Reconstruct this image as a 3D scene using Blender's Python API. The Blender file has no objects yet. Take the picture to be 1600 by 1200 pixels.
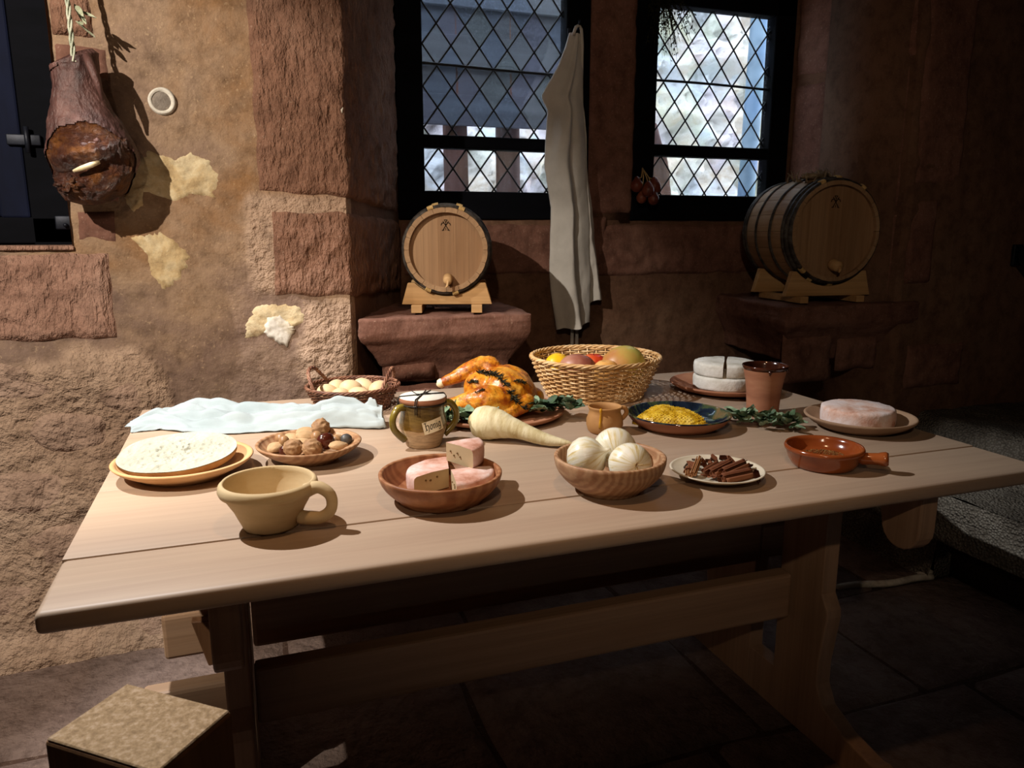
import bpy, bmesh, math, random
from math import sin, cos, pi, radians, sqrt, atan2, exp
from mathutils import Vector, Matrix, noise, Euler

SC = bpy.context.scene
COL = SC.collection
random.seed(11)

# ---------------------------------------------------------------- camera
cam_d = bpy.data.cameras.new('camera')
cam_d.sensor_width = 36.0
cam_d.lens = 36.0 * 1180.0 / 1600.0
cam_d.clip_start = 0.05
cam_d.dof.use_dof = True
cam_d.dof.focus_distance = 1.75
cam_d.dof.aperture_fstop = 11.0
cam = bpy.data.objects.new('camera', cam_d)
COL.objects.link(cam)
cam.location = (0, 0, 1.27)
cam.rotation_euler = (radians(90 - 11.5), 0, radians(-19.5))
SC.camera = cam

# ---------------------------------------------------------------- world (pale daylight outside the windows)
wd = bpy.data.worlds.new('daylight')
SC.world = wd
wd.use_nodes = True
bg = wd.node_tree.nodes['Background']
bg.inputs['Color'].default_value = (0.82, 0.91, 1.0, 1)
bg.inputs['Strength'].default_value = 5.0

# ---------------------------------------------------------------- exposure
vs = SC.view_settings
vs.view_transform = 'Standard'
vs.look = 'None'
vs.gamma = 1.0
vs.use_curve_mapping = False
vs.exposure = 0.0

# ---------------------------------------------------------------- ceiling spotlights of the display and two added fill lamps
def spot(name, loc, target, power, color, size_deg, blend, radius):
    d = bpy.data.lights.new(name, 'SPOT')
    d.energy = power; d.color = color
    d.spot_size = radians(size_deg); d.spot_blend = blend
    d.shadow_soft_size = radius
    o = bpy.data.objects.new(name, d)
    COL.objects.link(o)
    o.location = loc
    v = Vector(target) - Vector(loc)
    o.rotation_euler = v.to_track_quat('-Z', 'Y').to_euler()
    return o
spot('display_or_fill_spot', (-0.78, 1.92, 2.48), (0.30, 1.36, 0.78), 245, (1.0, 0.99, 0.99), 71, 0.35, 0.012)
spot('display_or_fill_spot', (-1.25, 0.70, 2.35), (-0.32, 2.42, 0.98), 265, (1.0, 0.89, 0.76), 61, 0.5, 0.012)
spot('display_or_fill_spot', (-0.60, -1.20, 2.50), (1.35, 2.60, 1.38), 74, (1.0, 0.76, 0.54), 54, 0.8, 0.03)  # added warm fill from the front for stretchers, barrels and right wall
spot('display_or_fill_spot', (0.25, 0.55, 2.75), (0.45, 1.70, 0.78), 36, (1.0, 0.60, 0.32), 62, 0.8, 0.03)  # added orange fill from above, warms the shadows on the table

# ---------------------------------------------------------------- helpers
def nz(x, y, z, s=1.0):
    return noise.noise(Vector((x * s, y * s, z * s)))
def fbm(x, y, z, s=1.0, o=4):
    return noise.fractal(Vector((x * s, y * s, z * s)), 1.0, 2.0, o, noise_basis='PERLIN_ORIGINAL')

def add(name, verts, faces, mat, parent=None, smooth=True, kind=None, label=None, cat=None, group=None, loc=None, rot=None):
    me = bpy.data.meshes.new(name)
    me.from_pydata([tuple(v) for v in verts], [], [tuple(f) for f in faces])
    me.validate()
    if smooth:
        me.polygons.foreach_set('use_smooth', [True] * len(me.polygons))
    if mat is not None:
        me.materials.append(mat)
    me.update()
    return link(name, me, parent, kind, label, cat, group, loc, rot)

def link(name, me, parent=None, kind=None, label=None, cat=None, group=None, loc=None, rot=None):
    o = bpy.data.objects.new(name, me)
    COL.objects.link(o)
    if parent is not None: o.parent = parent
    if kind: o['kind'] = kind
    if label: o['label'] = label
    if cat: o['category'] = cat
    if group: o['group'] = group
    if loc is not None: o.location = loc
    if rot is not None: o.rotation_euler = rot
    return o

def thing(name, label, cat, loc=(0, 0, 0), rz=0.0, group=None, rot=None):
    return link(name, None, None, None, label, cat, group, loc, rot if rot is not None else (0, 0, rz))

def fix(verts, faces):
    bm = bmesh.new()
    vs_ = [bm.verts.new(v) for v in verts]
    for f in faces:
        try: bm.faces.new([vs_[i] for i in f])
        except ValueError: pass
    bmesh.ops.recalc_face_normals(bm, faces=bm.faces)
    v2 = [v.co.copy() for v in bm.verts]
    bm.verts.index_update()
    f2 = [[v.index for v in f.verts] for f in bm.faces]
    bm.free()
    return v2, f2

class MB:
    """collects shapes into one mesh"""
    def __init__(s): s.v = []; s.f = []
    def put(s, v, f, mtx=None):
        n = len(s.v)
        s.v += [mtx @ Vector(p) for p in v] if mtx is not None else [Vector(p) for p in v]
        s.f += [[i + n for i in q] for q in f]
        return s
    def box(s, c, d, mtx=None, bev=0.0):
        v, f = boxvf(c, d, bev)
        return s.put(v, f, mtx)
    def build(s, name, mat, parent=None, **k):
        return add(name, s.v, s.f, mat, parent, **k)

def boxvf(c, d, bev=0.0, seg=2):
    bm = bmesh.new()
    bmesh.ops.create_cube(bm, size=1.0)
    bmesh.ops.scale(bm, vec=d, verts=bm.verts)
    if bev > 0:
        bmesh.ops.bevel(bm, geom=list(bm.edges), offset=bev, segments=seg, affect='EDGES', profile=0.5)
    bmesh.ops.translate(bm, vec=c, verts=bm.verts)
    bm.verts.index_update()
    v = [x.co.copy() for x in bm.verts]; f = [[y.index for y in x.verts] for x in bm.faces]
    bm.free()
    return v, f

def lathe(prof, seg=48, wob=0.0, sx=1.0, sy=1.0, seed=0.0):
    """profile [(r,z)] turned about z; ends with r=0 are closed"""
    V = []; F = []; rows = []
    for i, (r, z) in enumerate(prof):
        if r < 1e-6:
            V.append((0, 0, z)); rows.append([len(V) - 1])
        else:
            row = []
            for k in range(seg):
                a = 2 * pi * k / seg
                rr = r * (1 + wob * nz(cos(a) * 1.3 + seed, sin(a) * 1.3, z * 8))
                V.append((rr * cos(a) * sx, rr * sin(a) * sy, z)); row.append(len(V) - 1)
            rows.append(row)
    for a, b in zip(rows[:-1], rows[1:]):
        if len(a) == 1 and len(b) == 1: continue
        for k in range(seg):
            k2 = (k + 1) % seg
            if len(a) == 1: F.append((a[0], b[k2], b[k]))
            elif len(b) == 1: F.append((a[k], a[k2], b[0]))
            else: F.append((a[k], a[k2], b[k2], b[k]))
    return fix(V, F)

def tube(path, rad, seg=8, closed=False, cap=True):
    """tube along path; rad a number or list"""
    P = [Vector(p) for p in path]; n = len(P)
    R = rad if isinstance(rad, (list, tuple)) else [rad] * n
    V = []; F = []
    up = None
    for i in range(n):
        if closed: t = P[(i + 1) % n] - P[i - 1]
        else: t = P[min(i + 1, n - 1)] - P[max(i - 1, 0)]
        if t.length < 1e-9: t = Vector((0, 0, 1))
        t.normalize()
        if up is None:
            up = Vector((0, 0, 1)) if abs(t.z) < 0.9 else Vector((1, 0, 0))
        a = up - t * up.dot(t)
        if a.length < 1e-6: a = t.orthogonal()
        a.normalize(); b = t.cross(a); up = a
        for k in range(seg):
            w = 2 * pi * k / seg
            V.append(P[i] + (a * cos(w) + b * sin(w)) * R[i])
    m = n if closed else n - 1
    for i in range(m):
        j = (i + 1) % n
        for k in range(seg):
            k2 = (k + 1) % seg
            F.append((i * seg + k, i * seg + k2, j * seg + k2, j * seg + k))
    if not closed and cap:
        F.append(tuple(range(seg - 1, -1, -1)))
        F.append(tuple(range((n - 1) * seg, n * seg)))
    return V, F

def ball(c, r, sub=3, amp=0.0, fs=3.0, seed=0.0, rot=None, pw=None):
    """ellipsoid with noise; r = (rx,ry,rz)"""
    bm = bmesh.new()
    bmesh.ops.create_icosphere(bm, subdivisions=sub, radius=1.0)
    M = rot.to_matrix() if rot is not None else Matrix.Identity(3)
    V = []
    for v in bm.verts:
        p = v.co.copy()
        k = 1 + amp * fbm(p.x + seed, p.y + seed * .7, p.z - seed, fs, 3)
        q = Vector((p.x * r[0] * k, p.y * r[1] * k, p.z * r[2] * k))
        if pw: q = pw(q, p)
        V.append(M @ q + Vector(c))
    bm.verts.index_update()
    F = [[x.index for x in f.verts] for f in bm.faces]
    bm.free()
    return V, F

def prism(poly, axis, a0, a1):
    """extrude a 2-D outline along an axis ('x': poly=(y,z), 'y': poly=(x,z), 'z': poly=(x,y))"""
    def P(p, a):
        return (a, p[0], p[1]) if axis == 'x' else (p[0], a, p[1]) if axis == 'y' else (p[0], p[1], a)
    n = len(poly)
    V = [P(p, a0) for p in poly] + [P(p, a1) for p in poly]
    F = [tuple(range(n)), tuple(range(2 * n - 1, n - 1, -1))]
    for i in range(n):
        j = (i + 1) % n
        F.append((i, j, n + j, n + i))
    return fix(V, F)

def bevel_mesh(v, f, w, seg=2, ang=30):
    bm = bmesh.new()
    vv = [bm.verts.new(p) for p in v]
    for q in f:
        try: bm.faces.new([vv[i] for i in q])
        except ValueError: pass
    bmesh.ops.recalc_face_normals(bm, faces=bm.faces)
    e = [x for x in bm.edges if len(x.link_faces) == 2 and x.calc_face_angle(0) > radians(ang)]
    bmesh.ops.bevel(bm, geom=e, offset=w, segments=seg, affect='EDGES', profile=0.5, clamp_overlap=True)
    bm.verts.index_update()
    a = [x.co.copy() for x in bm.verts]; b = [[y.index for y in x.verts] for x in bm.faces]
    bm.free()
    return a, b

def grid(fn, nu, nv, closed_u=False, closed_v=False):
    V = [fn(i / (nu if closed_u else nu - 1), j / (nv if closed_v else nv - 1)) for j in range(nv) for i in range(nu)]
    F = []
    for j in range(nv if closed_v else nv - 1):
        for i in range(nu if closed_u else nu - 1):
            i2 = (i + 1) % nu; j2 = (j + 1) % nv
            F.append((j * nu + i, j * nu + i2, j2 * nu + i2, j2 * nu + i))
    return V, F

# ---------------------------------------------------------------- materials
def lin(c):
    return tuple((x / 12.92 if x <= 0.04045 else ((x + 0.055) / 1.055) ** 2.4) for x in c)
def rgb(h):
    h = h.lstrip('#')
    return lin(tuple(int(h[i:i + 2], 16) / 255 for i in (0, 2, 4))) + (1.0,)

class NT:
    def __init__(s, name):
        s.m = bpy.data.materials.new(name); s.m.use_nodes = True
        s.t = s.m.node_tree; s.b = s.t.nodes['Principled BSDF']
        s.tc = s.t.nodes.new('ShaderNodeTexCoord')
    def n(s, typ, **k):
        x = s.t.nodes.new('ShaderNode' + typ)
        for a, b in k.items():
            if a in x.inputs: x.inputs[a].default_value = b
            else: setattr(x, a, b)
        return x
    def l(s, a, b): s.t.links.new(a, b)
    def map(s, scale=(1, 1, 1), rot=(0, 0, 0), src='Object'):
        m = s.n('Mapping'); m.inputs['Scale'].default_value = scale; m.inputs['Rotation'].default_value = rot
        s.l(s.tc.outputs[src], m.inputs['Vector']); return m.outputs['Vector']
    def noise(s, vec, scale, detail=5, rough=0.55, dist=0.0):
        x = s.n('TexNoise', Scale=scale, Detail=detail, Roughness=rough, Distortion=dist)
        s.l(vec, x.inputs['Vector']); return x.outputs['Fac']
    def ramp(s, fac, stops):
        r = s.n('ValToRGB'); cr = r.color_ramp
        while len(cr.elements) > 2: cr.elements.remove(cr.elements[-1])
        cr.elements[0].position, cr.elements[0].color = stops[0][0], rgb(stops[0][1])
        cr.elements[1].position, cr.elements[1].color = stops[-1][0], rgb(stops[-1][1])
        for p, c in stops[1:-1]:
            e = cr.elements.new(p); e.color = rgb(c)
        s.l(fac, r.inputs['Fac']); return r.outputs['Color']
    def mix(s, fac, a, b, blend='MIX'):
        x = s.n('Mix', data_type='RGBA', blend_type=blend)
        if isinstance(fac, (int, float)): x.inputs[0].default_value = fac
        else: s.l(fac, x.inputs[0])
        for i, q in ((6, a), (7, b)):
            if isinstance(q, str): x.inputs[i].default_value = rgb(q)
            else: s.l(q, x.inputs[i])
        return x.outputs[2]
    def math(s, op, a, b=0.0):
        x = s.n('Math', operation=op)
        for i, q in ((0, a), (1, b)):
            if isinstance(q, (int, float)): x.inputs[i].default_value = q
            else: s.l(q, x.inputs[i])
        return x.outputs[0]
    def bump(s, h, strength=0.5, dist=0.01):
        x = s.n('Bump', Strength=strength, Distance=dist)
        s.l(h, x.inputs['Height'])
        s.l(x.outputs['Normal'], s.b.inputs['Normal'])
    def done(s, color=None, rough=0.7, spec=0.3, **k):
        if color is not None:
            if isinstance(color, str): s.b.inputs['Base Color'].default_value = rgb(color)
            else: s.l(color, s.b.inputs['Base Color'])
        s.b.inputs['Roughness'].default_value = rough
        s.b.inputs['Specular IOR Level'].default_value = spec
        for a, b in k.items(): s.b.inputs[a.replace('_', ' ')].default_value = b
        return s.m

def spread(cs, lo=0.32, hi=0.68):
    n = len(cs)
    return [(lo + (hi - lo) * i / (n - 1), c) for i, c in enumerate(cs)]

def m_plain(name, cs, scale=8, rough=0.7, spec=0.3, bump=0.2, bscale=60, bdist=0.004, stretch=(1, 1, 1), dist=0.0, detail=5, **k):
    t = NT(name); v = t.map(stretch)
    c = t.ramp(t.noise(v, scale, detail, 0.6, dist), spread(cs))
    if bump > 0: t.bump(t.noise(v, bscale, 4, 0.6), bump, bdist)
    return t.done(c, rough, spec, **k)

def m_wood(name, cs, grain='x', scale=6, rough=0.55, spec=0.3, bump=0.12, fine=60, rings=False, contrast=0.35):
    t = NT(name)
    st = {'x': (0.12, 1, 1), 'y': (1, 0.12, 1), 'z': (1, 1, 0.12)}[grain]
    v = t.map(st)
    base = t.noise(v, scale, 6, 0.6, 0.6)
    c = t.ramp(base, spread(cs, 0.30, 0.70))
    f = t.noise(t.map(tuple(a * a for a in st) if True else st), fine, 5, 0.7, 0.2)
    c2 = t.ramp(f, [(0.30, '#8a8078'), (0.62, '#ffffff')])
    c = t.mix(contrast, c, c2, 'MULTIPLY')
    if rings:
        w = t.n('TexWave', wave_type='BANDS', bands_direction='X', Scale=rings, Distortion=6.0, Detail=2.0)
        w.inputs['Detail Scale'].default_value = 1.2
        t.l(t.map((1, 0.35, 1)), w.inputs['Vector'])
        c = t.mix(0.45, c, t.ramp(w.outputs['Fac'], [(0.2, '#b07a4c'), (0.8, '#ffffff')]), 'MULTIPLY')
    t.bump(f, bump, 0.003)
    return t.done(c, rough, spec)

def m_stone(name, cs, scale=3.0, tool=None, bump=0.6, bdist=0.012, bscale=45, speck='#c2a893', rough=0.92):
    """sandstone / plaster: blotches, fine speckle and relief; tool = stretch of the chisel marks"""
    t = NT(name); v = t.map()
    c = t.ramp(t.noise(v, scale, 7, 0.65, 0.4), spread(cs, 0.30, 0.70))
    s = t.ramp(t.noise(v, 130, 3, 0.7), [(0.60, '#000000'), (0.72, '#ffffff')])
    sm = t.n('RGBToBW'); t.l(s, sm.inputs['Color'])
    c = t.mix(t.math('MULTIPLY', sm.outputs[0], 0.35), c, speck)
    d = t.ramp(t.noise(v, 17, 6, 0.7), [(0.30, '#7d7068'), (0.55, '#ffffff')])
    c = t.mix(0.55, c, d, 'MULTIPLY')
    h = t.noise(t.map(tool) if tool else v, bscale, 3, 0.6, 0.0)
    t.bump(h, bump, bdist)
    return t.done(c, rough, 0.15)

# ---------------------------------------------------------------- setting materials
S_RED = m_stone('tooled_red_sandstone', ['#70503f', '#82604e', '#90705e'], 2.4, (1, 1, 0.42), 1.0, 0.020, 60)
S_RED2 = m_stone('dressed_red_sandstone', ['#654539', '#765346', '#846254'], 2.0, (1, 1, 0.6), 0.35, 0.008, 60)
S_SILL = m_stone('pale_red_sandstone', ['#8a6656', '#9a7766', '#a98877'], 2.2, (1, 1, 0.4), 1.0, 0.020, 60)
S_PLAS = m_stone('ochre_plaster', ['#7c5e42', '#8b6d52', '#937a62', '#80695a'], 1.6, None, 0.7, 0.010, 45, '#c7ab88')
def _wall():
    t = NT('ochre_plaster_and_mortar'); v = t.map()
    at = t.n('Attribute', attribute_name='mortar')
    big = t.noise(v, 1.5, 6, 0.6, 0.3)
    c1 = t.ramp(big, spread(['#80592f', '#8a6746', '#967d66', '#7d675a', '#8a7462'], 0.30, 0.70))
    c2 = t.ramp(t.noise(v, 2.5, 7, 0.65, 0.4), spread(['#987d69', '#a98f7a', '#b9a08b'], 0.3, 0.7))
    c = t.mix(at.outputs['Fac'], c1, c2)
    d = t.ramp(t.noise(v, 17, 6, 0.7), [(0.30, '#7d7068'), (0.55, '#ffffff')]); c = t.mix(0.5, c, d, 'MULTIPLY')
    s_ = t.ramp(t.noise(v, 110, 2, 0.6), [(0.62, '#000000'), (0.72, '#ffffff')]); bw = t.n('RGBToBW'); t.l(s_, bw.inputs['Color'])
    c = t.mix(t.math('MULTIPLY', bw.outputs[0], 0.3), c, '#c7ab88')
    h1 = t.noise(v, 45, 3, 0.6); k = t.math('ADD', 0.45, t.math('MULTIPLY', at.outputs['Fac'], 1.1))
    t.bump(t.math('MULTIPLY', h1, k), 0.9, 0.014)
    return t.done(c, 0.92, 0.15)
S_WALL = _wall()
S_GREY = m_stone('grey_hole_bottom', ['#6f665e', '#7d746b', '#8a8178'], 6)
S_ROUGH = m_stone('rough_mortar', ['#987d69', '#a98f7a', '#b9a08b'], 2.5, None, 1.0, 0.016, 50, '#d2bda4')
S_RUB = m_stone('rubble_stone', ['#937968', '#a78c7a', '#b79d8b'], 2.6, None, 1.0, 0.022, 30, '#cbb59c')
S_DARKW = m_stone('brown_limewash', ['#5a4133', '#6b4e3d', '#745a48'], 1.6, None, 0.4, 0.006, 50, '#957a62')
S_FLOOR = m_stone('worn_flagstone', ['#62514a', '#73625a', '#82716a'], 2.2, None, 1.0, 0.016, 32, '#a3897a')
S_JOINT = m_stone('floor_joint', ['#3f3029', '#4c3a31', '#57463b'], 3, None, 0.7, 0.01, 40)
S_CEIL = m_stone('sooty_ceiling', ['#3a2c24', '#443529', '#4d3d31'], 2)
S_CREAM = m_stone('flaking_limewash', ['#ab9068', '#c2aa80', '#cfbf9c', '#a08460'], 9, None, 0.5, 0.006, 60, '#efe2c2')
S_WHITE = m_stone('white_gypsum', ['#c9c2b4', '#d8d3c8', '#cbbfa6'], 12, None, 0.3, 0.004, 50, '#efeae0')
S_ROUGHCAST = None
def _rc():
    t = NT('whitewashed_roughcast'); v = t.map()
    vo = t.n('TexVoronoi', Scale=110.0); t.l(v, vo.inputs['Vector'])
    c = t.mix(0.6, t.ramp(t.noise(v, 5, 5, 0.6), spread(['#5f5850', '#7d766b', '#a09a8e'])), t.ramp(vo.outputs['Distance'], [(0.1, '#ffffff'), (0.6, '#6d645a')]), 'MULTIPLY')
    t.bump(t.math('SUBTRACT', 1.0, vo.outputs['Distance']), 0.9, 0.012)
    return t.done(c, 0.9, 0.2)
S_ROUGHCAST = _rc()
M_FRAME = m_plain('black_painted_timber', ['#040509', '#06070c', '#090a10'], 14, 0.8, 0.08, 0.15, 40, 0.002, (0.3, 0.3, 1))
M_LEAD = m_plain('dark_lead', ['#07080b', '#0d0f13'], 20, 0.6, 0.4, 0.1, 60, 0.001)
M_SHUT = m_plain('blue_black_shutter_paint', ['#090d1c', '#0c1124', '#10162c'], 10, 0.75, 0.1, 0.15, 60, 0.002, (1, 1, 0.25))
M_IRON = m_plain('dull_iron', ['#10131c', '#171b26', '#20242f'], 20, 0.5, 0.5, 0.2, 60, 0.002, Metallic=0.5)

def frange(a, b, n): return [a + (b - a) * i / n for i in range(n + 1)]

def sheet(us, vsx, fn, skip=None):
    """grid over the lists us, vsx; fn(u,v)->point; skip(uc,vc) leaves a cell out"""
    nu = len(us); V = [fn(u, v) for v in vsx for u in us]; F = []
    for j in range(len(vsx) - 1):
        for i in range(nu - 1):
            if skip and skip((us[i] + us[i + 1]) / 2, (vsx[j] + vsx[j + 1]) / 2): continue
            F.append((j * nu + i, j * nu + i + 1, (j + 1) * nu + i + 1, (j + 1) * nu + i))
    return V, F

WY = 2.42          # face of the back wall
NY = 3.00          # back of the window niche
CL, CR = 0.315, 2.55   # niche corners
FL_, FR_ = 0.592, 2.411

def sstep(a, b, x):
    t = max(0.0, min(1.0, (x - a) / (b - a))); return t * t * (3 - 2 * t)

def wall_off(x, z):
    rough = 1 - sstep(0.84, 0.98, z + 0.10 * nz(x * 2, 5, z * 2) + 0.28 * sstep(-0.42, -0.10, x))
    d = 0.006 * fbm(x, 1.7, z, 5, 4) + 0.003 * fbm(x, 3.1, z, 22, 3)
    d += rough * (0.020 * fbm(x, 9.2, z, 4.0, 4) + 0.006 * abs(fbm(x, 4.4, z, 14, 4)) + 0.010)
    d += 0.05 * (1 - sstep(0.0, 0.14, z)) * rough
    # swelling bed of mortar above the table at the niche
    d += 0.012 * exp(-(((x - 0.22) / 0.14) ** 2 + ((z - 0.90) / 0.12) ** 2)) * (1 + 0.6 * fbm(x, 2, z, 30, 3))
    d += 0.014 * exp(-(((x + 0.30) / 0.10) ** 2 + ((z - 0.88) / 0.13) ** 2))
    # round peg hole
    return d

wall = MB()
xs = sorted(set([-1.75, -1.6, -1.5, -1.38, -1.25] + [-1.25 + 0.0625 * i for i in range(1, 6)] + [round(-0.9 + 0.0125 * i, 5) for i in range(0, 98)] + [-0.438, CL]))
xs = [x for x in xs if x <= CL + 1e-6 and not (0 < abs(x + 0.438) < 0.005) and not (0 < abs(x - CL) < 0.005)]
zs = sorted(set([round(0.0125 * i, 5) for i in range(0, 160)] + [1.226, 2.05, 2.1, 2.2, 2.35, 2.5, 2.7, 2.9]))
zs = [z for z in zs if not (0 < abs(z - 1.226) < 0.004)]
wall.put(*sheet(xs, zs, lambda x, z: (x, WY - (wall_off(x, z) if x < CL - .001 else 0.0), z),
                lambda x, z: -1.25 < x < -0.438 and 1.226 < z < 2.5))
# left window reveal
for (a, b) in (((-0.438, 1.226), (-0.438, 2.5)), ((-1.25, 1.226), (-1.25, 2.5)), ((-1.25, 2.5), (-0.438, 2.5)), ((-1.25, 1.226), (-0.438, 1.226))):
    wall.put([(a[0], WY - 0.01, a[1]), (b[0], WY - 0.01, b[1]), (b[0], WY + 0.4, b[1]), (a[0], WY + 0.4, a[1])], [(0, 1, 2, 3)])
# splayed reveals of the niche
def reveal(x0, y0, x1, y1, sgn):
    us = frange(0, 1, 26); vz = frange(0, 2.45, 120)
    nx, ny = (y1 - y0), -(x1 - x0); L = sqrt(nx * nx + ny * ny); nx, ny = nx / L * sgn, ny / L * sgn
    def fn(u, z):
        x, y = x0 + (x1 - x0) * u, y0 + (y1 - y0) * u
        d = 0.004 * fbm(x, y, z, 6, 4) * sin(pi * u)
        return (x + nx * d, y + ny * d, z)
    return sheet(us, vz, fn)
wall.put(*reveal(CL, WY, FL_, NY, 1))
wall.put(*reveal(CR, WY + 0.02, FR_, NY, -1))
wall.box((CR + 0.2, WY + 0.32, 1.45), (0.38, 0.5, 2.9)); wall.box((2.9, WY + 0.2, 1.45), (1.0, 0.3, 2.9)); wall.box((-1.5, WY + 0.7, 1.45), (1.0, 0.3, 2.9)); wall.box((-0.4, WY + 0.46, 1.45), (1.3, 0.3, 2.9)); wall.box((0.1, WY + 0.75, 1.45), (0.6, 0.5, 2.9))
# niche back below the windows, pillar, head
us = frange(FL_ - 0.02, FR_ + 0.02, 130)
wall.put(*sheet(us, frange(0, 1.313, 90), lambda x, z: (x, NY - 0.010 * fbm(x, 6.1, z, 3, 4) - 0.006 * fbm(x, 2.2, z, 14, 4), z)))
wall.box((1.505, NY + 0.05, 1.90), (0.203, 0.10, 1.2))
wall.box((1.5, NY + 0.08, 0.65), (2.2, 0.10, 1.32))
wall.box((1.5, NY + 0.05, 2.46), (2.6, 0.10, 0.40))
wall.box((0.45, NY + 0.20, 1.6), (0.29, 0.36, 2.4))
wall.box((2.60, NY + 0.05, 1.6), (0.38, 0.10, 2.4))
wall.box((1.43, 2.72, 2.55), (2.4, 0.62, 0.2))
wall.put(*sheet(frange(CL, CR, 30), frange(2.45, 2.9, 6), lambda x, z: (x, WY, z)))
# right of the niche
wall.put(*sheet(frange(CR, 3.4, 60), frange(0, 2.9, 150), lambda x, z: (x, WY + (0.02 if abs(x - CR) < 1e-6 else 0.0) - (0.0 if abs(x - CR) < 1e-6 else 1.0) * (0.012 * fbm(x, 8.8, z, 3, 5) + 0.005 * fbm(x, 1.8, z, 16, 4)), z)))
WALL = wall.build('wall_back', S_WALL, kind='structure')
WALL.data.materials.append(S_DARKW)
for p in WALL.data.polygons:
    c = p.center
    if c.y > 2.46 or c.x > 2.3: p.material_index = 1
# where rough mortar has replaced the smooth plaster
att = WALL.data.attributes.new('mortar', 'FLOAT', 'POINT')
vals = []
for v_ in WALL.data.vertices:
    x, z = v_.co.x, v_.co.z
    k = 0.05 * nz(x * 9, 3, z * 9) + 0.09 * nz(x * 3, 7, z * 3) + 0.02 * nz(x * 30, 3, z * 30)
    a = sstep(-0.02, 0.02, 0.93 - 0.55 * sstep(-0.34, -0.02, x) - z - k)
    b = sstep(-0.02, 0.02, x + k * .6 - 0.16 - 0.25 * abs(z - 0.9)) * sstep(0.78, 0.82, z) * (1 - sstep(1.03, 1.07, z))
    c = sstep(-0.015, 0.015, x - 0.025 - k * .5) * sstep(1.07, 1.10, z) * (1 - sstep(1.36, 1.39, z))
    vals.append(max(a, b, c))
att.data.foreach_set('value', vals)

# ---------------------------------------------------------------- stones set in the back wall
def faced(name, path, z0, z1, mat, thick=0.015, amp=0.006, fs=14, parent=None, edge=0.02, rag=0.008, seed=0.0, step=0.011, z0b=None, z1b=None, label=None):
    """one dressed stone: outline runs along path (x,y) and from z0 to z1, face raised by thick, edges ragged"""
    P = [Vector((p[0], p[1], 0)) for p in path]
    L = [0]
    for a, b in zip(P[:-1], P[1:]): L.append(L[-1] + (b - a).length)
    T = L[-1]; nu = max(6, int(T / step)); nv = max(6, int((z1 - z0) / step))
    def at(s):
        s = max(0, min(T, s))
        for i in range(len(P) - 1):
            if s <= L[i + 1] + 1e-9:
                t = (s - L[i]) / (L[i + 1] - L[i]); return P[i].lerp(P[i + 1], t), (P[i + 1] - P[i]).normalized()
    def nrm(s):
        _, d1 = at(s - 0.014); _, d2 = at(s + 0.014)
        d = (d1 + d2).normalized(); return Vector((d.y, -d.x, 0))
    def fn(u, v):
        s = u * T
        lo = z0 + ((z0b - z0) * u if z0b is not None else 0); hi = z1 + ((z1b - z1) * u if z1b is not None else 0)
        lo += rag * nz(s * 12 + seed, 1.1, seed); hi += rag * nz(s * 12, 5.7, seed)
        z = lo + (hi - lo) * v
        s2 = s + rag * (nz(z * 12, 3.3, seed) * (1 - u) + nz(z * 12, 8.3, seed) * u)
        p, _ = at(s2); n = nrm(s)
        e = min(u * T, (1 - u) * T, v * (hi - lo), (1 - v) * (hi - lo))
        h = -0.012 + (thick + 0.012) * min(1.0, (e / edge)) ** 0.5
        h += amp * fbm(p.x + seed, p.y, z, fs, 4) * min(1.0, e / edge)
        return p + n * h + Vector((0, 0, z))
    V, F = grid(fn, nu + 1, nv + 1)
    return add(name, V, F, mat, parent or WALL, label=label)

def rv(t): return (CL + (FL_ - CL) * t, WY + (NY - WY) * t)
def rr(t): return (FR_ + (CR - FR_) * t, NY + (WY + 0.02 - NY) * t)
# quoins of the left niche corner, wrapping on to the reveal
faced('quoin_stone', [(0.055, WY), (CL, WY), rv(0.97)], 1.375, 2.3, S_RED, 0.012, 0.010, 20, seed=1.0, z1b=2.3, z0b=1.33)
faced('quoin_stone', [(0.085, WY), (CL, WY), rv(0.97)], 1.07, 1.335, S_RED, 0.011, 0.009, 20, seed=2.0, z0b=1.03, z1b=1.315)
# below and beside the left window
faced('sill_stone', [(-1.35, WY), (-0.345, WY)], 0.955, 1.205, S_SILL, 0.016, 0.010, 18, seed=3.0, z0b=0.96, z1b=1.215, edge=0.03)
faced('jamb_stone', [(-0.43, WY), (-0.32, WY)], 1.23, 1.33, S_RED2, 0.008, 0.006, 18, seed=4.0)
faced('jamb_stone', [(-0.436, WY), (-0.30, WY)], 1.34, 1.76, S_RED2, 0.006, 0.010, 14, seed=5.0)
faced('jamb_stone', [(-0.436, WY), (-0.33, WY)], 1.77, 2.15, S_RED, 0.012, 0.014, 14, seed=6.0)
# course under the two windows
faced('course_stone', [(0.60, NY), (1.39, NY)], 1.085, 1.300, S_RED2, 0.014, 0.008, 16, seed=7.0)
faced('course_stone', [(1.44, NY), (2.40, NY)], 1.070, 1.300, S_RED2, 0.014, 0.010, 16, seed=8.0)
# pillar between the windows
faced('pillar_stone', [(1.408, NY + 0.06), (1.412, NY), (1.600, NY), (1.604, NY + 0.06)], 1.335, 2.3, S_RED2, 0.012, 0.005, 14, seed=9.0)
faced('pillar_stone', [(1.405, NY), (1.500, NY)], 1.11, 1.33, S_RED2, 0.016, 0.006, 14, seed=9.5)
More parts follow.
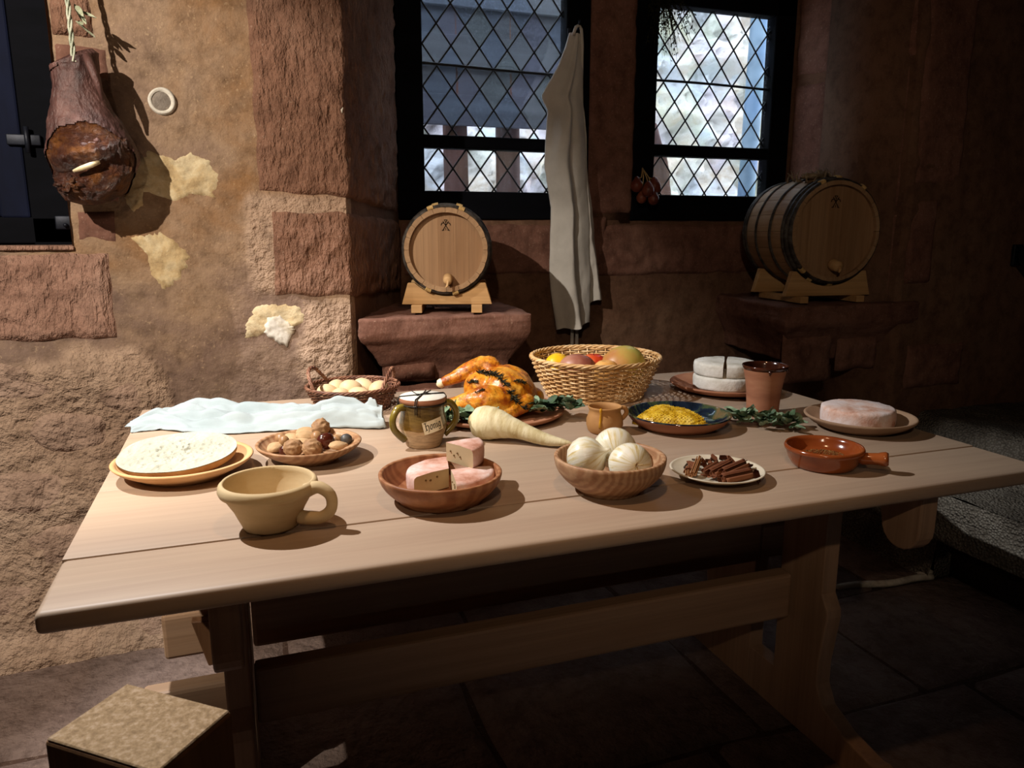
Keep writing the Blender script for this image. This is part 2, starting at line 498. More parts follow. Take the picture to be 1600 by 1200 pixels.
# right reveal
faced('reveal_stone', [rr(0.02), rr(0.99)], 1.94, 2.40, S_RED2, 0.008, 0.005, 10, seed=10.0)
faced('reveal_stone', [rr(0.02), rr(0.97)], 1.36, 1.915, S_RED2, 0.008, 0.005, 10, seed=11.0)
faced('reveal_stone', [rr(0.02), rr(0.97)], 1.02, 1.34, S_RED2, 0.006, 0.006, 10, seed=12.0)
faced('quoin_stone', [(2.57, WY), (2.82, WY)], 1.45, 2.35, S_RED2, 0.007, 0.006, 10, seed=12.5)
faced('quoin_stone', [(2.57, WY), (2.72, WY)], 1.05, 1.40, S_RED2, 0.007, 0.006, 10, seed=12.7)
# stones showing under the seats
for i, (x0, x1, z0, z1) in enumerate([(0.42, 0.60, 0.775, 0.835), (0.61, 0.80, 0.70, 0.80), (0.40, 0.62, 0.60, 0.755), (2.02, 2.26, 0.66, 0.86), (2.29, 2.50, 0.70, 0.84), (2.62, 2.95, 0.60, 0.80)]):
    yy = WY + 0.05 if x0 < 1.5 else WY + 0.03
    if x0 > 2.55: yy = WY
    faced('rubble_stone', [(x0, yy), (x1, yy)], z0, z1, S_RED2, 0.015, 0.010, 18, seed=20.0 + i, edge=0.03)

# rubble masonry low on the left
def star_stone(c, rx, rz, seed, thick=0.02, mat=None):
    m = 40; rings = 9; V = []; F = []
    def rad(a):
        k = 1 + 0.20 * nz(cos(a) * 1.2 + seed, sin(a) * 1.2, seed) + 0.05 * nz(cos(a) * 4, sin(a) * 4, seed)
        ca, sa = abs(cos(a)), abs(sin(a))
        q = (ca ** 3.2 + sa ** 3.2) ** (-1 / 3.2)
        return k * q
    base = wall_off(c[0], c[1])
    V.append((0, 0, 0)); 
    for r in range(1, rings + 1):
        for i in range(m):
            a = 2 * pi * i / m; k = rad(a) * r / rings
            V.append((cos(a) * k, 0, sin(a) * k))
    out = []
    for idx, v in enumerate(V):
        rr_ = 0 if idx == 0 else ((idx - 1) // m + 1) / rings
        x, z = c[0] + v[0] * rx, c[1] + v[2] * rz
        h = -0.012 + (thick + 0.012) * (1 - rr_ ** 4) + 0.007 * fbm(x + seed, 2.0, z, 10, 4) * (1 - rr_ ** 3)
        out.append((x, WY - wall_off(x, z) * 0.6 - h, z))
    F = [(0, 1 + (i + 1) % m, 1 + i) for i in range(m)]
    for r in range(rings - 1):
        for i in range(m):
            j = (i + 1) % m
            F.append((1 + r * m + i, 1 + r * m + j, 1 + (r + 1) * m + j, 1 + (r + 1) * m + i))
    v, f = out, F
    return add('rubble_stone', v, f, mat or S_RUB, WALL)
rub = [(-0.62, 0.86, .16, .07), (-0.36, 0.80, .09, .06), (-0.50, 0.70, .13, .07), (-0.24, 0.66, .12, .07), (-0.75, 0.70, .10, .08),
       (-0.62, 0.53, .14, .08), (-0.36, 0.52, .11, .07), (-0.14, 0.50, .10, .08), (-0.80, 0.38, .10, .08), (-0.55, 0.36, .13, .07), (-0.29, 0.36, .11, .07),
       (-0.06, 0.34, .10, .07), (-0.72, 0.20, .14, .08), (-0.43, 0.20, .12, .07), (-0.18, 0.19, .11, .08), (-0.56, 0.065, .13, .06), (-0.28, 0.065, .13, .06), (-0.02, 0.07, .11, .06),
       (0.10, 0.21, .12, .09), (-0.85, 0.055, .13, .06), (0.17, 0.40, .11, .08), (0.22, 0.08, .10, .07)]
for i, (x, z, rx, rz) in enumerate(rub):
    star_stone((x, z), rx * 0.95, rz * 0.98, 3.0 + i * 1.7, 0.006 + 0.010 * random.random())

# flaking limewash patches
def patch(pts, mat, thick, seed, name='limewash_patch'):
    cx = sum(p[0] for p in pts) / len(pts); cz = sum(p[1] for p in pts) / len(pts)
    B = []
    n = len(pts)
    for i in range(n):
        a, b = pts[i], pts[(i + 1) % n]
        for k in range(9):
            t = k / 9
            B.append((a[0] + (b[0] - a[0]) * t, a[1] + (b[1] - a[1]) * t))
    m = len(B); rings = 12; V = []; F = []
    for r in range(rings + 1):
        for i, (x, z) in enumerate(B):
            k = r / rings
            j = 1 + (0.16 * nz(i * 0.35, seed, 1.0) + 0.09 * nz(i * 1.1, seed, 4.0)) * k
            X, Z_ = cx + (x - cx) * k * j, cz + (z - cz) * k * j
            h = thick * (1 - k ** 9) - 0.004 * k ** 9 + 0.0025 * fbm(X, seed, Z_, 30, 4)
            V.append((X, WY - wall_off(X, Z_) - h - 0.001, Z_))
    for r in range(rings):
        for i in range(m):
            j = (i + 1) % m
            F.append((r * m + i, r * m + j, (r + 1) * m + j, (r + 1) * m + i))
    return add(name, V, F, mat, WALL)
patch([(-0.305, 1.375), (-0.29, 1.44), (-0.228, 1.492), (-0.16, 1.47), (-0.111, 1.49), (-0.065, 1.47), (-0.04, 1.425), (-0.053, 1.362), (-0.12, 1.37), (-0.174, 1.345), (-0.246, 1.376)], S_CREAM, 0.004, 1.0)
patch([(-0.30, 1.36), (-0.28, 1.405), (-0.245, 1.40), (-0.25, 1.34), (-0.28, 1.315)], S_CREAM, 0.003, 6.0)
patch([(-0.295, 1.252), (-0.25, 1.262), (-0.214, 1.268), (-0.17, 1.235), (-0.139, 1.206), (-0.15, 1.16), (-0.19, 1.11), (-0.215, 1.095), (-0.25, 1.143), (-0.255, 1.20)], S_CREAM, 0.004, 2.0)
patch([(-0.012, 0.946), (0.0, 1.0), (0.033, 1.051), (0.10, 1.055), (0.164, 1.042), (0.18, 0.998), (0.12, 0.96), (0.06, 0.955)], S_CREAM, 0.003, 3.0)
patch([(0.045, 0.965), (0.06, 1.012), (0.10, 1.02), (0.135, 0.985), (0.145, 0.965), (0.115, 0.915), (0.08, 0.935)], S_WHITE, 0.009, 4.0, 'gypsum_patch')
patch([(0.30, 1.64), (0.315, 1.66), (0.32, 1.63), (0.315, 1.61)], S_WHITE, 0.002, 5.0, 'gypsum_patch')

v, f = lathe([(0, -0.004), (0.020, -0.004), (0.027, -0.003), (0.030, 0.005), (0.034, 0.003), (0.037, -0.008)], 40, 0.04)
Mxp = Matrix.Translation((-0.178, WY - wall_off(-0.178, 1.622) - 0.007, 1.622)) @ Euler((radians(90), 0, 0)).to_matrix().to_4x4()
add('peg_hole_lit_rim', [Mxp @ p for p in v], f, S_WHITE, WALL)  # white ring puts the lit inner wall of the hole into the colour
v, f = lathe([(0, -0.0025), (0.024, -0.0025), (0.0265, -0.004)], 32, 0.05); add('peg_hole_bottom', [Mxp @ (p + Vector((-0.003, 0, 0))) for p in v], f, S_GREY, WALL)  # grey hole bottom, shifted left so the painted lit crescent shows at right

# ---------------------------------------------------------------- remaining shell
def wobble_plane(name, us, vsx, fn, mat):
    v, f = sheet(us, vsx, fn); return add(name, v, f, mat, kind='structure')
FLOOR = wobble_plane('floor', frange(-1.75, 3.5, 20), frange(-1.6, 3.3, 20), lambda x, y: (x, y, -0.012), S_JOINT)
wobble_plane('ceiling', frange(-1.7, 3.5, 10), frange(-1.7, 2.6, 10), lambda x, y: (x, y, 2.9), S_CEIL)
wobble_plane('wall_left', frange(-1.7, 2.8, 20), frange(0, 2.9, 12), lambda y, z: (-1.59, y, z), S_PLAS)
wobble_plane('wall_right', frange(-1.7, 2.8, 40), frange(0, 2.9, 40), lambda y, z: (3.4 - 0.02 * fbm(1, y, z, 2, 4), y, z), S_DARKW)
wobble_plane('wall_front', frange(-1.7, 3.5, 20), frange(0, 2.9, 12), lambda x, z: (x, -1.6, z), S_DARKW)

# flagstones
random.seed(5)
rows_y = [-0.2, 0.35, 0.9, 1.42, 1.95, 2.5]
for r in range(5):
    x = -1.6 + random.random() * 0.3
    first = True
    while x < 3.3:
        w = 0.55 + random.random() * 0.45
        x1 = min(x + w, 3.42)
        if r >= 3 and first: x = -1.0; x1 = 0.05 if r == 4 else -0.1
        first = False
        y0, y1 = rows_y[r] + 0.004, rows_y[r + 1] - 0.004
        sd = random.random() * 40
        def fn(u, v, x=x, x1=x1, y0=y0, y1=y1, sd=sd):
            X = x + 0.004 + (x1 - x - 0.008) * u; Y = y0 + (y1 - y0) * v
            X += 0.012 * nz(Y * 5, sd, u * 2); Y += 0.012 * nz(X * 5, sd, v * 2)
            e = min(u * (x1 - x), (1 - u) * (x1 - x), v * (y1 - y0), (1 - v) * (y1 - y0))
            return (X, Y, -0.014 + 0.016 * min(1, e / 0.03) ** 0.5 + 0.004 * fbm(X, Y, sd, 5, 4) * min(1, e / 0.05))
        V, F = grid(fn, 30, 26)
        add('flagstone', V, F, S_FLOOR, FLOOR)
        x = x1

# low roughcast bench along the right wall with a dark recessed foot
bench = MB()
def bfn(x, z):
    return 0.010 * fbm(x, 1.0, z, 8, 4)
yy = frange(0.2, 2.44, 90)
bench.put(*sheet(yy, frange(0.15, 0.33, 12), lambda y, z: (2.35 - 0.008 * fbm(3, y, z, 9, 4), y, z)))
bench.put(*sheet(yy, frange(2.35, 3.4, 40), lambda y, x: (x, y, 0.33 + 0.012 * fbm(x, y, 3, 5, 4) + 0.17 * sstep(2.60, 2.75, x + 0.1 * nz(y * 3, 1, 1)))))
bench.put(*sheet(frange(1.94, 2.44, 24), frange(0.0, 0.15, 8), lambda y, z: (2.35 - 0.03 * (1 - z / .15) - 0.008 * fbm(3, y, z, 9, 4), y, z)))
bench.put([(2.35, 0.2, 0.15), (2.35, 1.94, 0.15), (2.43, 1.94, 0.15), (2.43, 0.2, 0.15)], [(0, 1, 2, 3)])
bench.put([(2.35, 1.94, 0.0), (2.35, 1.94, 0.15), (2.43, 1.94, 0.15), (2.43, 1.94, 0.0)], [(0, 1, 2, 3)])
BENCH = bench.build('trim_1', S_ROUGHCAST, kind='structure', label='low whitewashed roughcast stone bench along the right wall')
k = MB(); k.box((2.46, 1.07, 0.07), (0.06, 1.74, 0.16)); k.build('recessed_foot', S_JOINT, BENCH)
# white lime line on the floor
path = [(1.95 + 0.40 * t, 1.99 - 0.05 * t + 0.008 * sin(9 * t), 0.004) for t in frange(0, 1, 20)]
v, f = tube(path, [0.013 + 0.005 * nz(i, 1, 1) for i in range(21)], 8); BL_ = MB(); BL_.put(v, f)
path = [(2.345 + 0.02 * t, 1.95 + 0.45 * t, 0.004) for t in frange(0, 1, 20)]
v, f = tube(path, [0.025 + 0.008 * nz(i * .6, 2, 1) for i in range(21)], 8); BL_.put(v, f)
BL_.build('lime_joint', S_WHITE, FLOOR)

# ---------------------------------------------------------------- stone window seats (consoles)
def console(name, pts_top, z0, z1, depth_in, label):
    """pts_top: outline (x,y) of the top; lower edge of front is chamfered inwards"""
    bm = bmesh.new()
    def ring(inset, z):
        cx = sum(p[0] for p in pts_top) / 4
        return [bm.verts.new((p[0] + (cx - p[0]) * inset[0], p[1] + (inset[1] if p[1] < 2.6 else 0), z)) for p in pts_top]
    r = [ring((0, 0), z1), ring((0, 0), z0), ring((0.24, 0.07), z0 - 0.10), ring((0.26, 0.09), z0 - 0.16)]
    bm.faces.new(r[0]); bm.faces.new(r[-1][::-1])
    for a, b in zip(r[:-1], r[1:]):
        for i in range(4):
            j = (i + 1) % 4; bm.faces.new((a[i], a[j], b[j], b[i]))
    bmesh.ops.recalc_face_normals(bm, faces=bm.faces)
    e = [x for x in bm.edges if x.calc_face_angle(0) > 0.4]
    bmesh.ops.bevel(bm, geom=e, offset=0.007, segments=2, affect='EDGES', profile=0.5)
    bmesh.ops.subdivide_edges(bm, edges=[x for x in bm.edges if x.calc_length() > 0.04], cuts=14, use_grid_fill=True)
    bmesh.ops.triangulate(bm, faces=[f for f in bm.faces if len(f.verts) > 4])
    bm.normal_update()
    for v_ in bm.verts:
        v_.co += v_.normal * (0.007 * fbm(v_.co.x, v_.co.y, v_.co.z, 14, 4) + 0.003 * fbm(v_.co.x, v_.co.y, v_.co.z, 45, 3))
    bm.verts.index_update()
    V = [x.co.copy() for x in bm.verts]; F = [[y.index for y in x.verts] for x in bm.faces]; bm.free()
    return add(name, V, F, S_RED2, label=label, kind='structure')
console('trim_2', [(0.335, 2.405), (0.925, 2.405), (0.985, 3.02), (0.56, 3.02)], 0.925, 0.993, 0, 'chamfered red sandstone window seat carrying the small barrel')
console('trim_3', [(1.985, 2.405), (2.66, 2.405), (2.46, 3.02), (2.07, 3.02)], 0.905, 0.978, 0, 'chamfered red sandstone window seat carrying the large barrel')

# ---------------------------------------------------------------- left shuttered window
W3 = thing('window_1', None, None, (0, 0, 0)); W3['kind'] = 'structure'; W3['label'] = 'dark shuttered window with blue black paint beside the hanging ham'
fy = WY + 0.17
m = MB(); m.box((-0.50, fy, 1.86), (0.125, 0.05, 1.27), bev=0.004); m.box((-0.845, fy, 1.27), (0.81, 0.05, 0.075), bev=0.004); m.box((-1.2, fy, 1.86), (0.1, 0.05, 1.27), bev=0.004)
m.build('frame', M_FRAME, W3, smooth=False)
m = MB(); m.box((-0.60, fy - 0.005, 1.85), (0.075, 0.045, 1.09), bev=0.006); m.box((-1.1, fy - 0.005, 1.85), (0.075, 0.045, 1.09), bev=0.006); m.box((-0.85, fy - 0.004, 1.345), (0.43, 0.043, 0.075), bev=0.006); m.box((-0.85, fy - 0.004, 2.35), (0.43, 0.043, 0.075), bev=0.006)
m.build('shutter_rail', M_SHUT, W3, smooth=False)
m = MB(); m.box((-0.85, fy + 0.02, 1.85), (0.46, 0.02, 1.0)); m.build('shutter_panel', M_SHUT, W3, smooth=False)
for zz in (1.52, 1.95):
    m = MB(); m.box((-0.555, fy - 0.034, zz), (0.085, 0.012, 0.03), bev=0.003); m.put(*tube([(-0.545, fy - 0.044, zz - 0.035), (-0.545, fy - 0.044, zz + 0.035)], 0.007, 8))
    m.build('hinge', M_IRON, W3)
m = MB(); m.box((-0.475, fy - 0.03, 1.292), (0.055, 0.01, 0.04), bev=0.004); m.put(*tube([(-0.475, fy - 0.045, 1.285), (-0.475, fy - 0.03, 1.285)], 0.006, 8)); m.build('latch_plate', M_IRON, W3)
m = MB(); m.put(*boxvf((-0.85, WY + 0.085, 1.2225), (0.83, 0.19, 0.012), 0.003)); m.build('window_sill', S_SILL, W3)

# ---------------------------------------------------------------- leaded windows
def m_glass(name, tint, haze):
    t = NT(name); tr = t.n('BsdfTransparent'); tr.inputs['Color'].default_value = tint
    gl = t.n('BsdfGlossy'); gl.inputs['Roughness'].default_value = 0.08; gl.inputs['Color'].default_value = (0.9, 0.95, 1, 1)
    tl = t.n('BsdfTranslucent'); tl.inputs['Color'].default_value = (0.75, 0.82, 0.95, 1)
    v = t.map(); d = t.ramp(t.noise(v, 160, 3, 0.7), [(0.45, '#202020'), (0.75, '#ffffff')])
    bw = t.n('RGBToBW'); t.l(d, bw.inputs['Color'])
    m1 = t.n('MixShader'); t.l(t.math('MULTIPLY', bw.outputs[0], haze), m1.inputs['Fac'])
    t.l(tr.outputs[0], m1.inputs[1]); t.l(tl.outputs[0], m1.inputs[2])
    m2 = t.n('MixShader'); m2.inputs['Fac'].default_value = 0.05
    t.l(m1.outputs[0], m2.inputs[1]); t.l(gl.outputs[0], m2.inputs[2])
    t.l(m2.outputs[0], t.t.nodes['Material Output'].inputs['Surface'])
    return t.m
GL = [m_glass('old_glass_blue', (0.86, 0.92, 1.0, 1), 0.05), m_glass('old_glass_clear', (0.95, 0.97, 0.98, 1), 0.04), m_glass('old_glass_violet', (0.91, 0.91, 0.99, 1), 0.05), m_glass('old_glass_grey', (0.88, 0.92, 0.91, 1), 0.06)]

PX, PZ = 0.1155, 0.1535
def clip_poly(poly, x0, x1, z0, z1):
    def cl(P, ins, inter):
        out = []
        for i in range(len(P)):
            a, b = P[i - 1], P[i]
            if ins(b):
                if not ins(a): out.append(inter(a, b))
                out.append(b)
            elif ins(a): out.append(inter(a, b))
        return out
    def ix(v):
        return lambda a, b: (v, a[1] + (b[1] - a[1]) * (v - a[0]) / (b[0] - a[0]))
    def iz(v):
        return lambda a, b: (a[0] + (b[0] - a[0]) * (v - a[1]) / (b[1] - a[1]), v)
    for ins, it in ((lambda p: p[0] >= x0, ix(x0)), (lambda p: p[0] <= x1, ix(x1)), (lambda p: p[1] >= z0, iz(z0)), (lambda p: p[1] <= z1, iz(z1))):
        if poly: poly = cl(poly, ins, it)
    return poly

def leaded(idx, xa, xb, nodex, label, seed):
    rnd = random.Random(seed)
    W = thing('window_%d' % idx, None, None); W['kind'] = 'structure'; W['label'] = label
    gx0, gx1 = (xa + 0.108, xb - 0.108)
    ZB, Z1, Z2, Z3, ZT = 1.313, 1.423, 1.587, 1.636, 2.197
    y = NY + 0.03
    for c, d, n in ((((xa + gx0) / 2, y, 1.80), (gx0 - xa, 0.07, 0.98), 'stile'), (((xb + gx1) / 2, y, 1.80), (xb - gx1, 0.07, 0.98), 'stile'),
                    (((xa + xb) / 2, y - 0.003, (ZB + Z1) / 2), (xb - xa, 0.075, Z1 - ZB), 'bottom_rail'), (((xa + xb) / 2, y - 0.002, (Z2 + Z3) / 2), (xb - xa - 0.1, 0.06, Z3 - Z2), 'middle_rail'),
                    (((xa + xb) / 2, y, (ZT + 2.29) / 2), (xb - xa, 0.07, 2.29 - ZT), 'top_rail')):
        m = MB(); m.box(c, d, bev=0.006); m.build(n, M_FRAME, W, smooth=False)
    gy = y + 0.005
    cames = MB()
    hw = 0.0038
    for (z0, z1) in ((Z1, Z2), (Z3, ZT)):
        zn = 1.896
        # panes
        for r in range(-12, 12):
            for c in range(-14, 14):
                cx = nodex + (c + 0.5 + 0.5 * (r % 2)) * PX; cz = zn + (r * 0.5) * PZ
                P = [(cx, cz - PZ / 2), (cx + PX / 2, cz), (cx, cz + PZ / 2), (cx - PX / 2, cz)]
                P = clip_poly(P, gx0 - 0.004, gx1 + 0.004, z0 - 0.004, z1 + 0.004)
                if len(P) < 3: continue
                ar = 0.5 * abs(sum(P[i - 1][0] * P[i][1] - P[i][0] * P[i - 1][1] for i in range(len(P))))
                if ar < 0.00025: continue
                mx = sum(p[0] for p in P) / len(P); mz = sum(p[1] for p in P) / len(P)
                tx, tz = rnd.uniform(-.03, .03), rnd.uniform(-.03, .03)
                g = rnd.choices(range(4), weights=(4, 4, 2, 3) if idx == 2 else (2, 6, 2, 1))[0]
                V = [(p[0], gy + (p[0] - mx) * tx + (p[1] - mz) * tz, p[1]) for p in P]
                n = len(V)
                V += [(a, b + 0.002, c_) for a, b, c_ in V]
                F = [tuple(range(n)), tuple(range(2 * n - 1, n - 1, -1))] + [(i, (i + 1) % n, n + (i + 1) % n, n + i) for i in range(n)]
                add('pane', V, F, GL[g], W, smooth=False)
        # lead cames
        for s in (1, -1):
            for c in range(-20, 20):
                a = (nodex + c * PX, zn); dx, dz = PX / 2 * s, PZ / 2
                # line a + t*(dx,dz) clipped
                ts = []
                t0 = (z0 - a[1]) / dz; t1 = (z1 - a[1]) / dz
                ta = (gx0 - a[0]) / dx; tb = (gx1 - a[0]) / dx
                lo = max(t0, min(ta, tb)); hi = min(t1, max(ta, tb))
                if hi - lo < 0.05: continue
                p0 = Vector((a[0] + dx * lo, gy + 0.001, a[1] + dz * lo)); p1 = Vector((a[0] + dx * hi, gy + 0.001, a[1] + dz * hi))
                n = max(2, int((p1 - p0).length / 0.03)); pts = []
                q = Vector((p1.z - p0.z, 0, -(p1.x - p0.x))).normalized()
                for i in range(n + 1):
                    p = p0.lerp(p1, i / n); w = 0.0015 * nz(p.x * 9 + s, seed, p.z * 9); pts.append(p + q * w)
                v, f = tube(pts, hw, 6); cames.put(v, f)
    cames.build('lead_came', M_LEAD, W)['kind'] = 'stuff'
    v, f = tube([(gx0 - 0.01 + (gx1 - gx0 + 0.02) * t, gy - 0.012, 1.896 + 0.005 * sin(3 * t + seed)) for t in frange(0, 1, 14)], 0.0055, 8)
    add('saddle_bar', v, f, M_LEAD, W)
    return W
leaded(2, 0.592, 1.402, 0.766, 'diamond-leaded window in black frame behind the hanging white apron', 2)
leaded(3, 1.607, 2.411, 1.884, 'diamond-leaded window in black frame above the large barrel', 7)
# ---------------------------------------------------------------- outside the windows
M_ROCK = None
def _rock():
    t = NT('pale_outdoor_rock'); v = t.map()
    c = t.ramp(t.noise(v, 1.5, 8, 0.7, 0.5), spread(['#6a6764', '#a5a19d', '#d6d3d1', '#c9bbad', '#e0dedc'], 0.3, 0.7))
    g = t.ramp(t.noise(v, 0.9, 6, 0.7), [(0.48, '#000000'), (0.62, '#ffffff')]); bw = t.n('RGBToBW'); t.l(g, bw.inputs['Color'])
    c = t.mix(t.math('MULTIPLY', bw.outputs[0], 0.35), c, '#9cb48a')
    t.bump(t.noise(v, 5, 8, 0.75), 0.8, 0.08)
    return t.done(c, 0.95, 0.1)
M_ROCK = _rock()
M_SHED = m_wood('weathered_shed_board', ['#33363c', '#42464d', '#50545b'], 'x', 5, 0.9, 0.1)
M_LOG = m_wood('brown_log', ['#3a2a24', '#523c33', '#5f4a42'], 'z', 6, 0.9, 0.1)
M_PIPE = m_plain('blue_grey_pipe', ['#4b6074', '#5d7388', '#6b8094'], 6, 0.5, 0.4, 0.05)
def rk(u, v):
    x = -1.0 + 9.0 * u; z = -0.6 + 6.5 * v
    q = z - 0.55 * x
    y = 5.4 + 0.30 * z + 0.5 * fbm(x, 0.3, z, 0.9, 6) + 0.45 * abs(noise.noise(Vector((x * 0.7, 1.0, q * 2.2)))) + 0.22 * abs(fbm(x, 5.3, z, 3.2, 5)) + 0.07 * fbm(x, 2.3, z, 9, 4)
    return (x, y, z)
V, F = grid(rk, 260, 200)
add('rock_face', V, F, M_ROCK, label='pale mossy rock face outside the leaded windows', kind='structure')
V, F = grid(lambda u, v: (-2 + 10 * u, 3.5 + 3 * v, -0.3 + 0.1 * fbm(u * 10, v * 3, 1, 1, 4)), 40, 14)
add('yard_ground', V, F, M_ROCK, kind='structure', label='pale stony yard ground outside the windows')
SH = thing('timber_shed', 'weathered dark board shed wall outside the window behind the apron', 'shed', (0, 4.3, 0))
for i in range(9):
    z = 1.93 + i * 0.155
    m = MB(); m.box((1.05, 0.045 * (i % 2), z), (1.75, 0.03, 0.165), bev=0.004); m.build('board', M_SHED, SH, smooth=False)
for x in (0.85, 1.20, 1.52):
    v, f = tube([(x, 0.1, -0.3), (x + 0.02, 0.1, 1.0), (x, 0.1, 2.6)], [0.09, 0.075, 0.07], 12); add('post', v, f, M_LOG, SH)
v, f = tube([(3.06, 4.2, -0.3), (3.08, 4.2, 1.5), (3.12, 4.2, 3.4)], 0.055, 14)
add('drain_pipe', v, f, M_PIPE, label='blue grey drain pipe outside the right leaded window', cat='pipe')
V, F = ball((2.55, 4.6, 0.95), (0.22, 0.2, 1.05), 4, 0.15, 1.6, 2.0)
add('standing_boulder', V, F, M_LOG, label='dark brown standing stone outside the right leaded window', cat='rock')
# ---------------------------------------------------------------- table
TZ = 0.78
W_TAB = m_wood('scrubbed_beech_top', ['#a48b76', '#a9917b', '#ae967f', '#a68d77'], 'x', 5, 0.5, 0.35, 0.06, 60, contrast=0.18)
W_LEG = m_wood('oiled_beech_frame', ['#8d6e54', '#9d7d61', '#a98b70'], 'x', 5, 0.55, 0.3, 0.10, 60)
W_LEGZ = m_wood('oiled_beech_trestle', ['#8d6e54', '#9d7d61', '#a98b70'], 'z', 5, 0.55, 0.3, 0.10, 60)
W_WEDGE = m_wood('dark_wedge_wood', ['#5d3f28', '#78553a', '#8d6a4a'], 'z', 14, 0.6, 0.2, 0.15, 70)
TBL = thing('trestle_table', 'long pale wooden trestle table carrying the spread of food', 'table', (0.645, 1.665, 0))
ox, oy = 0.645, 1.665
def plank(x0, x1, y0, y1, z0, z1, bev, seed, name='tabletop_plank'):
    v, f = boxvf(((x0 + x1) / 2 - ox, (y0 + y1) / 2 - oy, (z0 + z1) / 2), (x1 - x0, y1 - y0, z1 - z0), bev, 3)
    return add(name, v, f, W_TAB, TBL)
plank(-0.287, 1.575, 1.058, 1.2365, TZ - 0.032, TZ, 0.009, 1)
plank(-0.287, 1.575, 1.2370, 1.560, TZ - 0.032, TZ, 0.0012, 2)
plank(-0.287, 1.575, 1.5605, 1.860, TZ - 0.032, TZ - 0.0003, 0.0012, 3)
plank(-0.287, 1.575, 1.8605, 2.272, TZ - 0.032, TZ, 0.0012, 4)

def arc(c, r, a0, a1, n): return [(c[0] + r * cos(radians(a0 + (a1 - a0) * i / n)), c[1] + r * sin(radians(a0 + (a1 - a0) * i / n))) for i in range(n + 1)]
def half(front):
    """half a trestle board seen from the end: outline (y,z), front half (towards the camera) from its slot outwards"""
    out = []
    out += [(1.505, 0.748), (1.10, 0.748)]
    out += [(1.10, 0.665)] + arc((1.15, 0.655), 0.05, 180, 360, 10)
    out += [(1.212, 0.70)] + arc((1.268, 0.655), 0.055, 150, 40, 8)
    out += [(1.335, 0.655), (1.352, 0.60), (1.352, 0.40), (1.330, 0.365), (1.328, 0.345), (1.345, 0.22), (1.345, 0.16), (1.32, 0.115), (1.25, 0.085), (1.16, 0.07)]
    out += arc((1.15, 0.04), 0.035, 100, 190, 6) + [(1.115, 0.0), (1.505, 0.0)]
    if not front:
        c = 1.555
        out = [(2 * c - y, z) for y, z in out]
    return out
def trestle(xc):
    for fr in (True, False):
        P = [(y - oy, z) for y, z in half(fr)]
        if not fr: P = [((y + 0.06 if y + oy > 1.62 else y), z) for y, z in P]
        v, f = prism(P, 'x', xc - 0.022 - ox, xc + 0.022 - ox)
        v, f = bevel_mesh(v, f, 0.004, 2, 50)
        add('trestle_board', v, f, W_LEGZ, TBL, smooth=False)
    m = MB(); m.box((xc - ox, 1.555 - oy, 0.06), (0.042, 0.12, 0.12), bev=0.002); m.build('foot_spacer', W_LEGZ, TBL, smooth=False)
    m = MB(); m.box((xc - ox, 1.555 - oy, 0.715), (0.042, 0.12, 0.064), bev=0.002); m.build('head_spacer', W_LEGZ, TBL, smooth=False)
trestle(-0.058); trestle(1.302)
# two stretchers with through tenons
def beam(y, z0, z1, th, xe0, xe1, nm):
    m = MB(); v, f = boxvf(((-0.03 + 1.275) / 2 - ox, y - oy, (z0 + z1) / 2), (1.305, th, z1 - z0), 0.008, 2); m.put(v, f)
    m.build(nm, W_LEG, TBL, smooth=False)
    for s, e in ((-1, xe0), (1, xe1)):
        a = -0.035 if s < 0 else 1.28
        m = MB(); m.box(((a + e) / 2 - ox, y - oy, (z0 + z1) / 2 - 0.004), (abs(e - a), th * 0.9, (z1 - z0) * 0.86), bev=0.008); m.build('tenon', W_LEG, TBL, smooth=False)
beam(1.475, 0.290, 0.410, 0.05, -0.235, 1.40, 'lower_stretcher')
beam(1.60, 0.388, 0.503, 0.04, -0.205, 1.36, 'upper_stretcher')
for (y, z, xx) in ((1.60, 0.435, -0.108), (1.475, 0.345, 1.345)):
    P = [(-0.038, 0.050), (0.030, 0.045), (0.024, -0.050), (-0.012, -0.055)]
    v, f = prism(P, 'y', -0.012, 0.012); v, f = bevel_mesh(v, f, 0.002, 1)
    s = 1 if xx < 0 else -1
    add('wedge', [(p[0] * s + xx - ox, p[1] + y - 0.035 - oy, p[2] + z) for p in v], f if s > 0 else [q[::-1] for q in f], W_WEDGE, TBL, smooth=False)

# ---------------------------------------------------------------- square post in the foreground
def _endgrain():
    t = NT('end_grain_oak'); v = t.map((1, 1, 0.3))
    c = t.ramp(t.noise(v, 110, 5, 0.75), spread(['#7a6144', '#957a58', '#b0967a'], 0.34, 0.66))
    t.bump(t.noise(v, 90, 4, 0.7), 0.6, 0.003); return t.done(c, 0.75, 0.2)
W_END = _endgrain()
W_POST = m_wood('rough_sawn_oak', ['#5d3f26', '#7a5636', '#8f6b48'], 'z', 16, 0.75, 0.2, 0.3, 80)
PST = thing('wooden_post', 'thick square wooden post with rough end-grain top in the foreground', 'post', (-0.148, 0.892, 0), radians(-39.5))
v, f = boxvf((0, 0, 0.349), (0.165, 0.118, 0.698), 0.004, 2); add('shaft', v, f, W_POST, PST, smooth=False)
v, f = boxvf((0, 0, 0.699), (0.161, 0.114, 0.004), 0.0015, 1); add('end_grain', v, f, W_END, PST, smooth=False)
